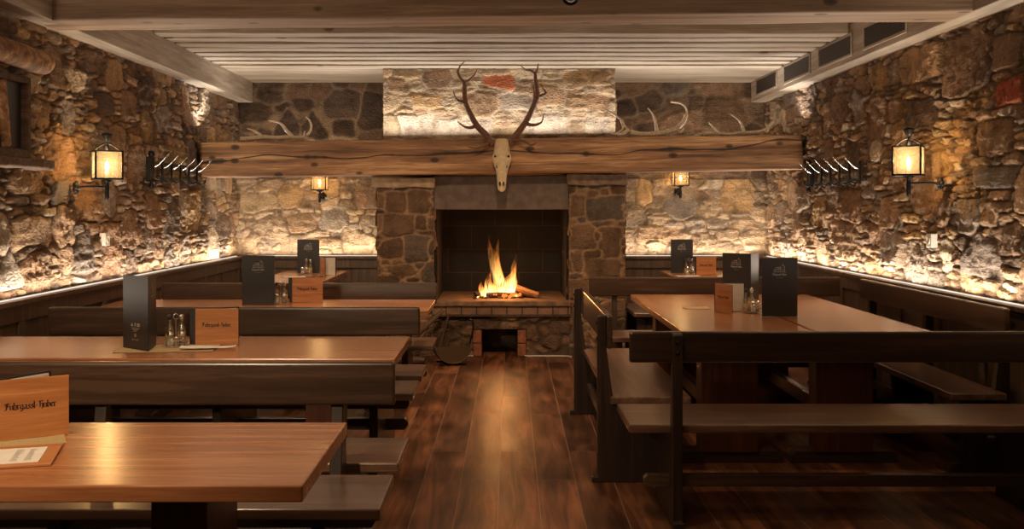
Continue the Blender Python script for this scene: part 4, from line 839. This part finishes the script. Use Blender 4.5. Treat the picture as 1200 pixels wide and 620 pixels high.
# rough things at the left edge: log end, framed niche, stone shelf
lg = MB().tube([(0, -0.9, 0), (0, -0.3, 0.0), (0.0, 0.12, 0.0), (0, 0.14, 0)], [0.075, 0.072, 0.07, 0.055], 14).build('round_log', M['log'], None, smooth=True); jitter(lg, 0.006, (9, 3, 9), 4)
lg.location = (-2.75, 6.0, 2.30); tag(lg, 'round timber log fixed high on the left wall at the edge of view', 'log')
nf = thing('wall_niche', 'dark framed niche with a carved wooden board, at the left edge of view', 'niche', (-2.80, 5.55, 1.75))
MB().box(-0.02, 0.02, -0.3, 0.38, 0.0, 0.42).build('backing', M['black'], nf)
m = MB().box(0.0, 0.06, -0.32, 0.42, -0.04, 0.02).box(0.0, 0.06, -0.32, 0.42, 0.40, 0.44).box(0, 0.06, 0.37, 0.42, 0, 0.42).build('frame', M['barkwood'], nf, bevel=0.012); 
MB().box(0.02, 0.045, -0.02, 0.07, 0.02, 0.40, Matrix.Translation((0, 0.15, 0)) @ Matrix.Rotation(R(9), 4, 'X')).build('carved_board', M['log'], nf, bevel=0.012)
sh = gridbox(0, 0.12, -0.4, 0.46, 0, 0.055, 4, 16, 3).build('stone_shelf', M['ash'], None, bevel=0.01); jitter(sh, 0.012, (8, 5, 9), 2); sh.location = (-2.83, 5.75, 1.66)
tag(sh, 'short rough stone shelf on the left wall under the framed niche', 'shelf')

# --- stag skull with antlers, hung on the mantel beam
D0 = 9.44; PXM = D0 / F
sk = thing('stag_skull', 'bleached stag skull with tall brown antlers hanging over the centre of the mantel beam', 'antler trophy', (0.0, D0, PZ(195, D0)))
def sp(px, py, y=0.0): q = (px / 3.875 + 520, py / 3.875 + 70); return (PX(q[0], D0), y, (195 - q[1]) * PXM)
prof = [(360, 5.0), (364, 7.5), (380, 8.6), (400, 8.8), (425, 9.8), (440, 11.0), (455, 11.3), (465, 10.6), (480, 8.9), (500, 7.4), (520, 6.3), (545, 5.4), (565, 5.2), (585, 4.7), (594, 3.6), (599, 1.6)]
n, seg = 70, 48; v, f = [], []
for i in range(n + 1):
    py = 360 + (599 - 360) * i / n; hw = np.interp(py, [p[0] for p in prof], [p[1] for p in prof]) * PXM
    z = sp(0, py)[2]; dep = np.interp(py, [360, 400, 460, 520, 599], [0.05, 0.085, 0.085, 0.06, 0.02]); yo = np.interp(py, [360, 460, 599], [0.0, -0.005, -0.045])
    for k in range(seg):
        a = 2 * math.pi * k / seg; x = math.copysign(abs(math.cos(a)) ** 0.85, math.cos(a)) * hw; y = yo + math.copysign(abs(math.sin(a)) ** 0.8, math.sin(a)) * dep
        px_ = x / PXM
        for (ex, ey, er, ez, dp) in ((7.2, 441, 2.2, 7, 0.03), (5.6, 486, 1.3, 9, 0.018)):       # orbit and the slit before it
            q = ((abs(px_) - ex) / er) ** 2 + ((py - ey) / ez) ** 2
            if math.sin(a) < 0: y += dp * math.exp(-q)
        if math.sin(a) < 0: y -= 0.010 * math.exp(-(px_ / 1.6) ** 2) * (1 if 400 < py < 545 else 0)
        v.append((x, y, z))
for i in range(n):
    for k in range(seg):
        a = 2 * math.pi * (k + .5) / seg; py = 360 + (599 - 360) * (i + .5) / n; hw = np.interp(py, [p[0] for p in prof], [p[1] for p in prof]); x = math.cos(a) * hw
        if math.sin(a) < 0 and (((abs(x) - 1.9) / 1.1) ** 2 + ((py - 568) / 15) ** 2 < 1 or ((abs(x) - 7.3) / 1.3) ** 2 + ((py - 441) / 5.5) ** 2 < 1 or ((abs(x) - 5.6) / 0.8) ** 2 + ((py - 487) / 7) ** 2 < 1): continue
        f.append((i * seg + k, i * seg + (k + 1) % seg, (i + 1) * seg + (k + 1) % seg, (i + 1) * seg + k))
f += [tuple(range(seg)), tuple(range(n * seg, (n + 1) * seg))[::-1]]
MB().add(v, f).build('skull', M['bone'], sk, smooth=True)
MB().add([sp(222, 425, 0.02), sp(302, 425, 0.02), sp(280, 590, 0.0), sp(245, 590, 0.0)], [(0, 1, 2, 3)]).build('skull_cavity_shade', M['black'], sk)  # black sheet inside the skull, stands in for shade in its openings
def ant(name, lst, mat, par, rad0=0.02):
    m = MB()
    for pts, r0, r1 in lst:
        k = len(pts); m.tube(pts, [1.45 * (r0 + (r1 - r0) * (i / (k - 1))) for i in range(k)], 10)
    o = m.build(name, mat, par, smooth=True); return o
ant('antler', [([sp(222, 385, 0), sp(210, 368, -.01), sp(185, 335, -.03), sp(150, 300, -.05), (sp(122, 250, -.08)), sp(100, 200, -.09), sp(96, 150, -.08), sp(95, 105, -.05)], 0.024, 0.013),
    ([sp(95, 110, -.05), sp(75, 85, -.06), sp(66, 60, -.07), sp(76, 35, -.08), sp(98, 12, -.08)], 0.012, 0.002), ([sp(95, 108, -.05), sp(118, 92, -.03), sp(138, 70, -.01), sp(152, 42, 0)], 0.011, 0.002),
    ([sp(150, 298, -.05), sp(125, 312, -.09), sp(95, 308, -.13), sp(65, 286, -.15)], 0.014, 0.003), ([sp(98, 195, -.09), sp(78, 195, -.12), sp(58, 182, -.14), sp(46, 150, -.15)], 0.013, 0.002),
    ([sp(212, 372, -.01), sp(185, 392, -.07), sp(150, 405, -.13), sp(112, 400, -.18)], 0.014, 0.003)], M['antler'], sk)
ant('antler', [([sp(298, 388, 0), sp(308, 370, -.01), sp(335, 335, -.03), sp(370, 288, -.05), sp(395, 240, -.08), sp(412, 200, -.09), sp(424, 165, -.08), sp(418, 110, -.06), sp(415, 68, -.05)], 0.024, 0.011),
    ([sp(415, 68, -.05), sp(395, 52, -.04), sp(372, 48, -.03), sp(347, 26, -.02)], 0.010, 0.002), ([sp(415, 68, -.05), sp(424, 48, -.07), sp(428, 22, -.08)], 0.010, 0.002),
    ([sp(424, 172, -.08), sp(445, 165, -.06), sp(462, 154, -.05), sp(450, 132, -.04), sp(436, 110, -.04)], 0.013, 0.002), ([sp(408, 205, -.09), sp(410, 170, -.12), sp(405, 130, -.14)], 0.012, 0.003),
    ([sp(370, 290, -.05), sp(395, 300, -.09), sp(425, 298, -.13), sp(444, 285, -.15), sp(449, 258, -.16)], 0.014, 0.002),
    ([sp(306, 374, -.01), sp(335, 365, -.07), sp(370, 376, -.13), sp(395, 392, -.16), sp(420, 380, -.19)], 0.013, 0.003)], M['antler'], sk)
for q, s in ((216, -1), (302, 1)):
    m = MB(); c = sp(q, 388, 0); m.lathe([(0.0, -0.012), (0.026, -0.010), (0.033, 0.0), (0.026, 0.012), (0, 0.014)], c, 12, None); m.build('burr', M['antler'], sk, smooth=True)
# --- shed antlers lying on the mantel beam
def shed(label, ox, oy, sc, parts, px0, y0=9.585):
    d = y0
    t_z = mtop(PX(px0, d))
    def g(p, dy=0.0): q = (p[0] / sc + ox, p[1] / sc + oy); return (PX(q[0], d), dy, PZ(q[1], d) - t_z)
    lst = [([g(p, (p[2] if len(p) > 2 else 0.0)) for p in pts], r0, r1) for pts, r0, r1 in parts]
    o = ant('shed_antler', lst, M['antlerpale'], None); 
    zmin = min(v.co.z for v in o.data.vertices); o.location = (0, d, t_z - zmin - 0.004 + 0.002)
    # base point at the thing itself
    cx = sum(v.co.x for v in o.data.vertices) / len(o.data.vertices)
    for v in o.data.vertices: v.co.x -= cx
    o.location.x = cx; return tag(o, label, 'antler', 'shed antlers on the mantel beam')
shed('pale shed antler lying on the left part of the mantel beam, left of the skull', 280, 110, 5.167,
     [([(10, 283), (60, 282), (140, 270), (220, 275), (300, 270), (345, 272), (400, 264), (430, 235), (438, 200), (428, 170), (405, 146)], 0.018, 0.004),
      ([(140, 270), (122, 250, -.03), (95, 232, -.05), (60, 220, -.07)], 0.014, 0.003), ([(325, 268), (300, 240, -.03), (262, 192, -.05), (230, 178, -.06), (190, 174, -.07)], 0.014, 0.003), ([(400, 262, 0), (403, 248, -.05), (410, 238, -.08)], 0.010, 0.003)], 340)
shed('largest pale shed antler on the mantel beam, right of the skull, curling upwards', 720, 100, 4.77,
     [([(-42, 140), (0, 165), (40, 195), (68, 240), (110, 268), (180, 278), (250, 270), (330, 250), (380, 212), (404, 160), (398, 125), (370, 100), (315, 92)], 0.006, 0.006),
      ([(90, 262), (150, 276), (250, 270), (330, 250), (385, 205), (402, 160)], 0.019, 0.013),
      ([(240, 268), (230, 225, -.03), (212, 170, -.06), (180, 132, -.08)], 0.014, 0.003), ([(75, 250), (50, 268, -.05), (10, 276, -.08), (-30, 272, -.1)], 0.014, 0.004), ([(40, 195), (45, 225, -.03), (40, 250, -.06), (0, 272, -.08)], 0.010, 0.003), ([(350, 250), (365, 262, -.04), (378, 240, -.06)], 0.012, 0.006)], 770)
shed('small pale shed antler at the right end of the mantel beam', 720, 100, 4.77,
     [([(500, 274), (570, 268), (640, 276), (710, 268), (780, 264), (840, 252), (870, 225), (890, 208)], 0.013, 0.010), ([(585, 270), (565, 255, -.03), (540, 230, -.05), (520, 210, -.06)], 0.013, 0.003), ([(725, 266), (712, 235, -.03), (690, 200, -.05), (640, 166, -.07)], 0.014, 0.003), ([(840, 252), (850, 262, -.03), (856, 240, -.05)], 0.010, 0.005)], 860)

# --- fire, logs, embers
HZ = 0.536
def log(p, q, r, mat, label, cat='log', grp='logs burning on the hearth'):
    p, q = Vector(p), Vector(q); c = (p + q) / 2; d = (q - p).normalized(); L = (q - p).length
    m = MB(); m.tube([(-L / 2, 0, 0), (-L / 6, r * .1, 0), (L / 6, -r * .1, 0), (L / 2, 0, 0)], [r * .95, r, r * .96, r * .9], 9, smooth=3)
    o = m.build('fire_log', mat, None, smooth=False); jitter(o, r * 0.18, (12, 30, 30), L * 7)
    o.rotation_euler = d.to_track_quat('X', 'Z').to_euler(); o.location = c; return tag(o, label, cat, grp)
log((0.03, 10.14, HZ + .13), (0.36, 10.0, HZ + .03), 0.032, M['log'], 'split log leaning out of the flames to the right, upper one')
log((0.02, 10.22, HZ + .06), (0.30, 10.02, HZ + .025), 0.022, M['charcoal'], 'thin charred stick under the split log on the right of the fire')
log((-0.26, 10.06, HZ + .03), (-0.02, 10.2, HZ + .14), 0.030, M['charcoal'], 'charred log at the left foot of the flames')
log((-0.15, 10.02, HZ + .028), (0.12, 10.07, HZ + .028), 0.028, M['charcoal'], 'glowing charred log lying across the front of the fire')
log((0.10, 10.12, HZ + .22), (-0.06, 10.16, HZ + .05), 0.026, M['charcoal'], 'upright charred log standing in the middle of the flames')
log((-0.20, 10.25, HZ + .03), (0.15, 10.27, HZ + .03), 0.035, M['charcoal'], 'charred log at the back of the fire')
m = MB(); rr = random.Random(4)
for k in range(70):
    x, y = rr.gauss(0, 0.09), 10.08 + rr.gauss(0, 0.05); s = rr.uniform(0.008, 0.02); z = HZ + s * .6 + (0.03 * rr.random())
    m.lathe([(0, -s), (s * .8, -s * .5), (s, 0.1 * s), (s * .6, s * .7), (0, s * .9)], (x, y, z), 6)
em = m.build('embers', M['ember'], None); tag(em, 'bed of glowing orange embers under the burning logs', 'embers', kind='stuff')
m = MB()
for k in range(70):
    x, y = rr.gauss(0, 0.11), 10.07 + rr.gauss(0, 0.05); s = rr.uniform(0.010, 0.022)
    m.lathe([(0, -s), (s * .8, -s * .5), (s, 0.1 * s), (s * .6, s * .5), (0, s * .6)], (x, y, HZ + s * .4), 6)
tag(m.build('ash_bed', M['charcoal'], None), 'heap of charred lumps and ash around the burning logs', 'ash', kind='stuff')
fl = thing('fire', 'bright yellow and orange flames burning in the open fireplace', 'fire', (0, 10.1, HZ))
HZF = 0.0
def tongue(x, y, z0, h, w, lean, seed, twist=1.0):
    r = random.Random(seed); n, seg = 22, 12; v, f = [], []
    ph = r.uniform(0, 6)
    for i in range(n + 1):
        t = i / n; rad = w * (math.sin(math.pi * min(1, t * 0.9 + 0.10)) ** 0.8) * (1 - t) ** 0.55 + 0.001
        cx = x + lean * t ** 1.4 + 0.018 * twist * math.sin(5 * t + ph) * t; cy = y + 0.02 * math.sin(4 * t + ph * 2) * t
        for k in range(seg):
            a = 2 * math.pi * k / seg; q = rad * (1 + 0.22 * math.sin(3 * a + ph + 5 * t)); v.append((cx + q * math.cos(a), cy + q * .7 * math.sin(a), z0 + h * t))
    for i in range(n):
        for k in range(seg): f.append((i * seg + k, i * seg + (k + 1) % seg, (i + 1) * seg + (k + 1) % seg, (i + 1) * seg + k))
    return MB().add(v, f).build('flame', M['wisp'] if z0 >= HZF + 0.06 else M['flame'], fl, smooth=True)
for i, a in enumerate([(-0.14, -.03, .0, .30, .050, .05), (-0.18, -.02, .0, .17, .045, -.02), (-0.10, -.04, .0, .22, .05, .03), (-0.02, .04, .08, .50, .055, -.12), (0.00, .02, .04, .42, .060, -.05), (-0.06, .06, .12, .52, .05, -.07), (-0.03, .07, .2, .42, .035, -.02),
                      (0.08, 0.0, .02, .34, .055, .05), (0.05, -.03, .0, .24, .06, .03), (0.12, .04, .08, .40, .04, .02), (0.10, -.02, .05, .30, .05, .05), (0.135, -.05, -.01, .10, .030, .0), (-0.24, -.03, .0, .07, .025, .0), (-0.07, -.02, .0, .20, .045, .03), (0.0, 0.0, .0, .20, .05, .02)]): tongue(*a, seed=i + 3)

# --- brass/iron log scuttle and firewood left of the hearth
sc_ = thing('log_scuttle', 'round-bottomed dark metal scuttle with a hoop handle, left of the hearth on the floor', 'scuttle', (-0.46, 9.33, 0.0), R(12))
v, f = [], []; ns, nl = 14, 8
for j in range(nl + 1):
    yy = -0.13 + 0.26 * j / nl
    for i in range(ns + 1):
        a = math.pi * (1.02 + 0.96 * i / ns); rad = 0.17 - 0.02 * abs(j / nl - .5); v.append((rad * math.cos(a), yy, 0.185 + rad * math.sin(a) * 1.0))
for j in range(nl):
    for i in range(ns): p = j * (ns + 1) + i; f.append((p, p + 1, p + ns + 2, p + ns + 1))
bo = MB().add(v, f).build('bowl', flat('tarnished_metal', (0.16, 0.11, 0.06), 0.4, 0.7, bump=0.1), sc_, smooth=True); so = bo.modifiers.new('thick', 'SOLIDIFY'); so.thickness = 0.006
MB().add([(0.168 * math.cos(math.pi * (1.02 + 0.96 * i / 14)), -0.128, 0.187 + 0.168 * math.sin(math.pi * (1.02 + 0.96 * i / 14))) for i in range(15)], [tuple(range(15))]).build('front_plate', bpy.data.materials['tarnished_metal'], sc_)
MB().tube([(0.17, 0, 0.18), (0.20, 0, 0.30), (0.20, 0.0, 0.38), (0.16, 0, 0.40)], 0.008, 8).build('handle', M['iron'], sc_, smooth=True)
MB().tube([(-0.12, -0.10, 0.01), (0.12, -0.10, 0.01)], 0.008, 6, smooth=0).tube([(-0.12, 0.10, 0.01), (0.12, 0.10, 0.01)], 0.008, 6, smooth=0).build('foot', M['iron'], sc_)
def stick(p, q, r, label):
    o = log(p, q, r, M['barkwood'], label, 'firewood', 'firewood by the hearth'); o.name = 'firewood'; return o
stick((-0.95, 9.45, 0.10), (-0.55, 9.62, 0.46), 0.022, 'thin crooked stick of firewood leaning up left of the hearth')
stick((-0.88, 9.40, 0.04), (-0.70, 9.62, 0.30), 0.026, 'thick piece of firewood leaning behind the bench ends by the hearth')
stick((-1.0, 9.35, 0.035), (-0.70, 9.30, 0.035), 0.035, 'short piece of firewood lying on the floor beside the scuttle')
stick((-0.60, 9.66, 0.05), (-0.50, 9.69, 0.42), 0.014, 'slim dark stick standing upright against the hearth stones')

# --- iron hanging lamp near the viewer, only its lowest scroll shows
pl = thing('hanging_lamp', 'black iron hanging lamp whose lowest scroll dips into view at the top', 'lamp', (0.195, 2.9, 2.02))
MB().tube([(-0.02, 0, 0.03), (-0.018, 0, 0.01), (0.0, 0, 0.0), (0.018, 0, 0.012), (0.02, 0, 0.05), (0.0, 0, 0.09), (0, 0, 0.3)], 0.006, 8).build('scroll', M['iron'], pl, smooth=True)
ring = [(0.26 * math.cos(a), 0.26 * math.sin(a), 0.14) for a in np.linspace(0, 2 * math.pi, 33)]
m = MB().tube(ring, 0.012, 8, smooth=0)
for k in range(3): a = 2 * math.pi * k / 3; m.tube([(0.26 * math.cos(a), 0.26 * math.sin(a), 0.14), (0, 0, 0.16), (0, 0, 0.17)], 0.006, 6, smooth=0); m.tube([(0.26 * math.cos(a), 0.26 * math.sin(a), 0.14), (0, 0, 0.5)], 0.004, 6, smooth=0)
m.tube([(0, 0, 0.5), (0, 0, 0.88)], 0.006, 6, smooth=0); m.build('ring', M['iron'], pl)
for k in range(3):
    a = 2 * math.pi * (k + .5) / 3
    bl = MB().lathe([(0, 0), (0.012, 0), (0.012, 0.06), (0, 0.06)], (0.26 * math.cos(a), 0.26 * math.sin(a), 0.15), 10).build('candle', M['bone'], pl, smooth=True)

# --- light strips on the panelling ledge
for nm, x0, x1, y0, y1, lab in (('l', -2.825, -2.805, 1.8, 10.85, 'thin glowing light strip along the left wall ledge'), ('r', 2.805, 2.825, 1.8, 10.85, 'thin glowing light strip along the right wall ledge'),
                          ('bl', -2.72, -1.23, 10.955, 10.975, 'short glowing light strip on the rear ledge left of the fireplace'), ('br', 1.23, 2.72, 10.955, 10.975, 'short glowing light strip on the rear ledge right of the fireplace')):
    tag(MB().box(x0, x1, y0, y1, 0.9035, 0.909).build('light_strip', M['led'], None), lab, 'light strip', 'light strips on the panelling ledge')

# ================================================================== LIGHT
def light(kind, name, loc, energy, col, rot=None, size=None, sizey=None, target=None, spot=None, blend=0.5, spread=None):
    l = bpy.data.lights.new(name, kind); l.energy = energy; l.color = col
    o = bpy.data.objects.new(name, l); C.objects.link(o); o.location = loc
    if kind == 'AREA':
        l.shape = 'RECTANGLE'; l.size = size; l.size_y = sizey
        if spread: l.spread = R(spread)
    elif size is not None: l.shadow_soft_size = size
    if spot: l.spot_size = R(spot); l.spot_blend = blend
    if target is not None: o.rotation_euler = (Vector(target) - Vector(loc)).to_track_quat('-Z', 'Y').to_euler()
    if rot: o.rotation_euler = rot
    return o
WARM = (1.0, 0.73, 0.46); LED = (1.0, 0.86, 0.70)
def strip(name, p, q, up, power, w=0.045, col=LED):
    """long area light from p to q shining along 'up'"""
    p, q, up = Vector(p), Vector(q), Vector(up).normalized(); x = (q - p).normalized(); z = -up; y = z.cross(x)
    o = light('AREA', name, (p + q) / 2, power, col, size=(q - p).length, sizey=w); o.rotation_euler = Matrix((x, y, z)).transposed().to_euler(); return o
LED = (1.0, 0.90, 0.77)
strip('ledge_light_left', (-2.775, 3.2, 0.915), (-2.775, 10.8, 0.915), (0.05, 0, 1), 58)
strip('ledge_light_right', (2.775, 3.2, 0.915), (2.775, 10.8, 0.915), (-0.05, 0, 1), 70)
strip('ledge_light_rear_left', (-2.7, 10.92, 0.915), (-1.25, 10.92, 0.915), (0, 0.05, 1), 10)
strip('ledge_light_rear_right', (1.25, 10.92, 0.915), (2.7, 10.92, 0.915), (0, 0.05, 1), 10)
# cool strip lying on the mantel behind the antlers, lighting breast and ceiling
strip('mantel_light', (-2.4, 9.72, 2.085), (2.4, 9.72, 2.145), (0, -0.05, 1), 32, w=0.05, col=(1.0, 0.93, 0.84))
for x, z in ((-2.62, 2.06), (2.62, 2.13)):
    light('SPOT', 'mantel_end_light', (x * 1.03, 9.60, z), 22, (1.0, 0.92, 0.82), size=0.02, target=(x * 1.045, 9.50, 3.0), spot=100, blend=0.6)
# strip under the mantel, washing the rear wall downwards
for x0, x1 in ((-2.65, -1.25), (1.25, 2.65)):
    strip('under_mantel_light', (x0, 9.98, 1.80), (x1, 9.98, 1.80), (0, 0.85, -1), 9, col=(1.0, 0.80, 0.56))
for (x, y, z, e) in ((-2.59, 6.72, LZ, 22), (2.59, 6.52, LZ + .02, 22), (-1.92, 10.80, 1.69, 8), (1.885, 10.80, 1.735, 8)):
    light('POINT', 'lantern_light', (x, y, z), e, (1.0, 0.72, 0.42), size=0.02)
light('POINT', 'fire_light', (0.0, 9.98, 0.80), 14, (1.0, 0.42, 0.13), size=0.10)
# hanging lamp, then added unseen fill spots that brighten tables and backrests
light('POINT', 'hanging_lamp_light', (0.195, 2.9, 2.30), 18, WARM, size=0.22)
for (p, q, e, sp) in (((-1.4, 2.6, 2.75), (-1.4, 3.0, 0), 75, 100), ((-1.5, 4.6, 2.75), (-1.5, 5.0, 0), 60, 100), ((1.8, 5.0, 2.75), (1.8, 5.8, 0), 30, 110), ((0.2, 4.2, 2.75), (0.2, 5.2, 0), 30, 90), ((-1.9, 0.2, 2.6), (-1.6, 4.3, 0.7), 300, 58)):
    light('SPOT', 'fill_spot', p, e, WARM, size=0.06, target=q, spot=sp, blend=0.8)
# added fill spots, hidden from view between the cross beam and first joist
for (x, e) in ((-1.7, 60), (0.0, 135), (1.7, 60)):
    light('SPOT', 'hidden_fill_spot', (x, 6.9, 2.72), e, (1.0, 0.68, 0.42), size=0.07, target=(x * .9, 8.1, 0.4), spot=115, blend=0.8)
w = bpy.data.worlds.new('World'); bpy.context.scene.world = w; w.use_nodes = True
w.node_tree.nodes['Background'].inputs[0].default_value = (0.9, 0.75, 0.6, 1); w.node_tree.nodes['Background'].inputs[1].default_value = 0.05

# ================================================================== CAMERA
cam = bpy.data.cameras.new('Camera'); co = bpy.data.objects.new('Camera', cam); C.objects.link(co)
cam.sensor_width = 36; cam.lens = 36 * F / 1200; co.location = (0, 0, H); co.rotation_euler = (R(90), 0, 0)
cam.shift_x = (600 - CX) / 1200; cam.shift_y = -(310 - CY) / 1200; cam.clip_start = 0.05
bpy.context.scene.camera = co
s = bpy.context.scene
s.view_settings.view_transform = 'Standard'; s.view_settings.look = 'None'; s.view_settings.gamma = 1.0; s.view_settings.use_curve_mapping = False
s.view_settings.exposure = 0.0
s.cycles.use_denoising = True; s.cycles.max_bounces = 8; s.cycles.transparent_max_bounces = 24; s.cycles.sample_clamp_indirect = 4.0
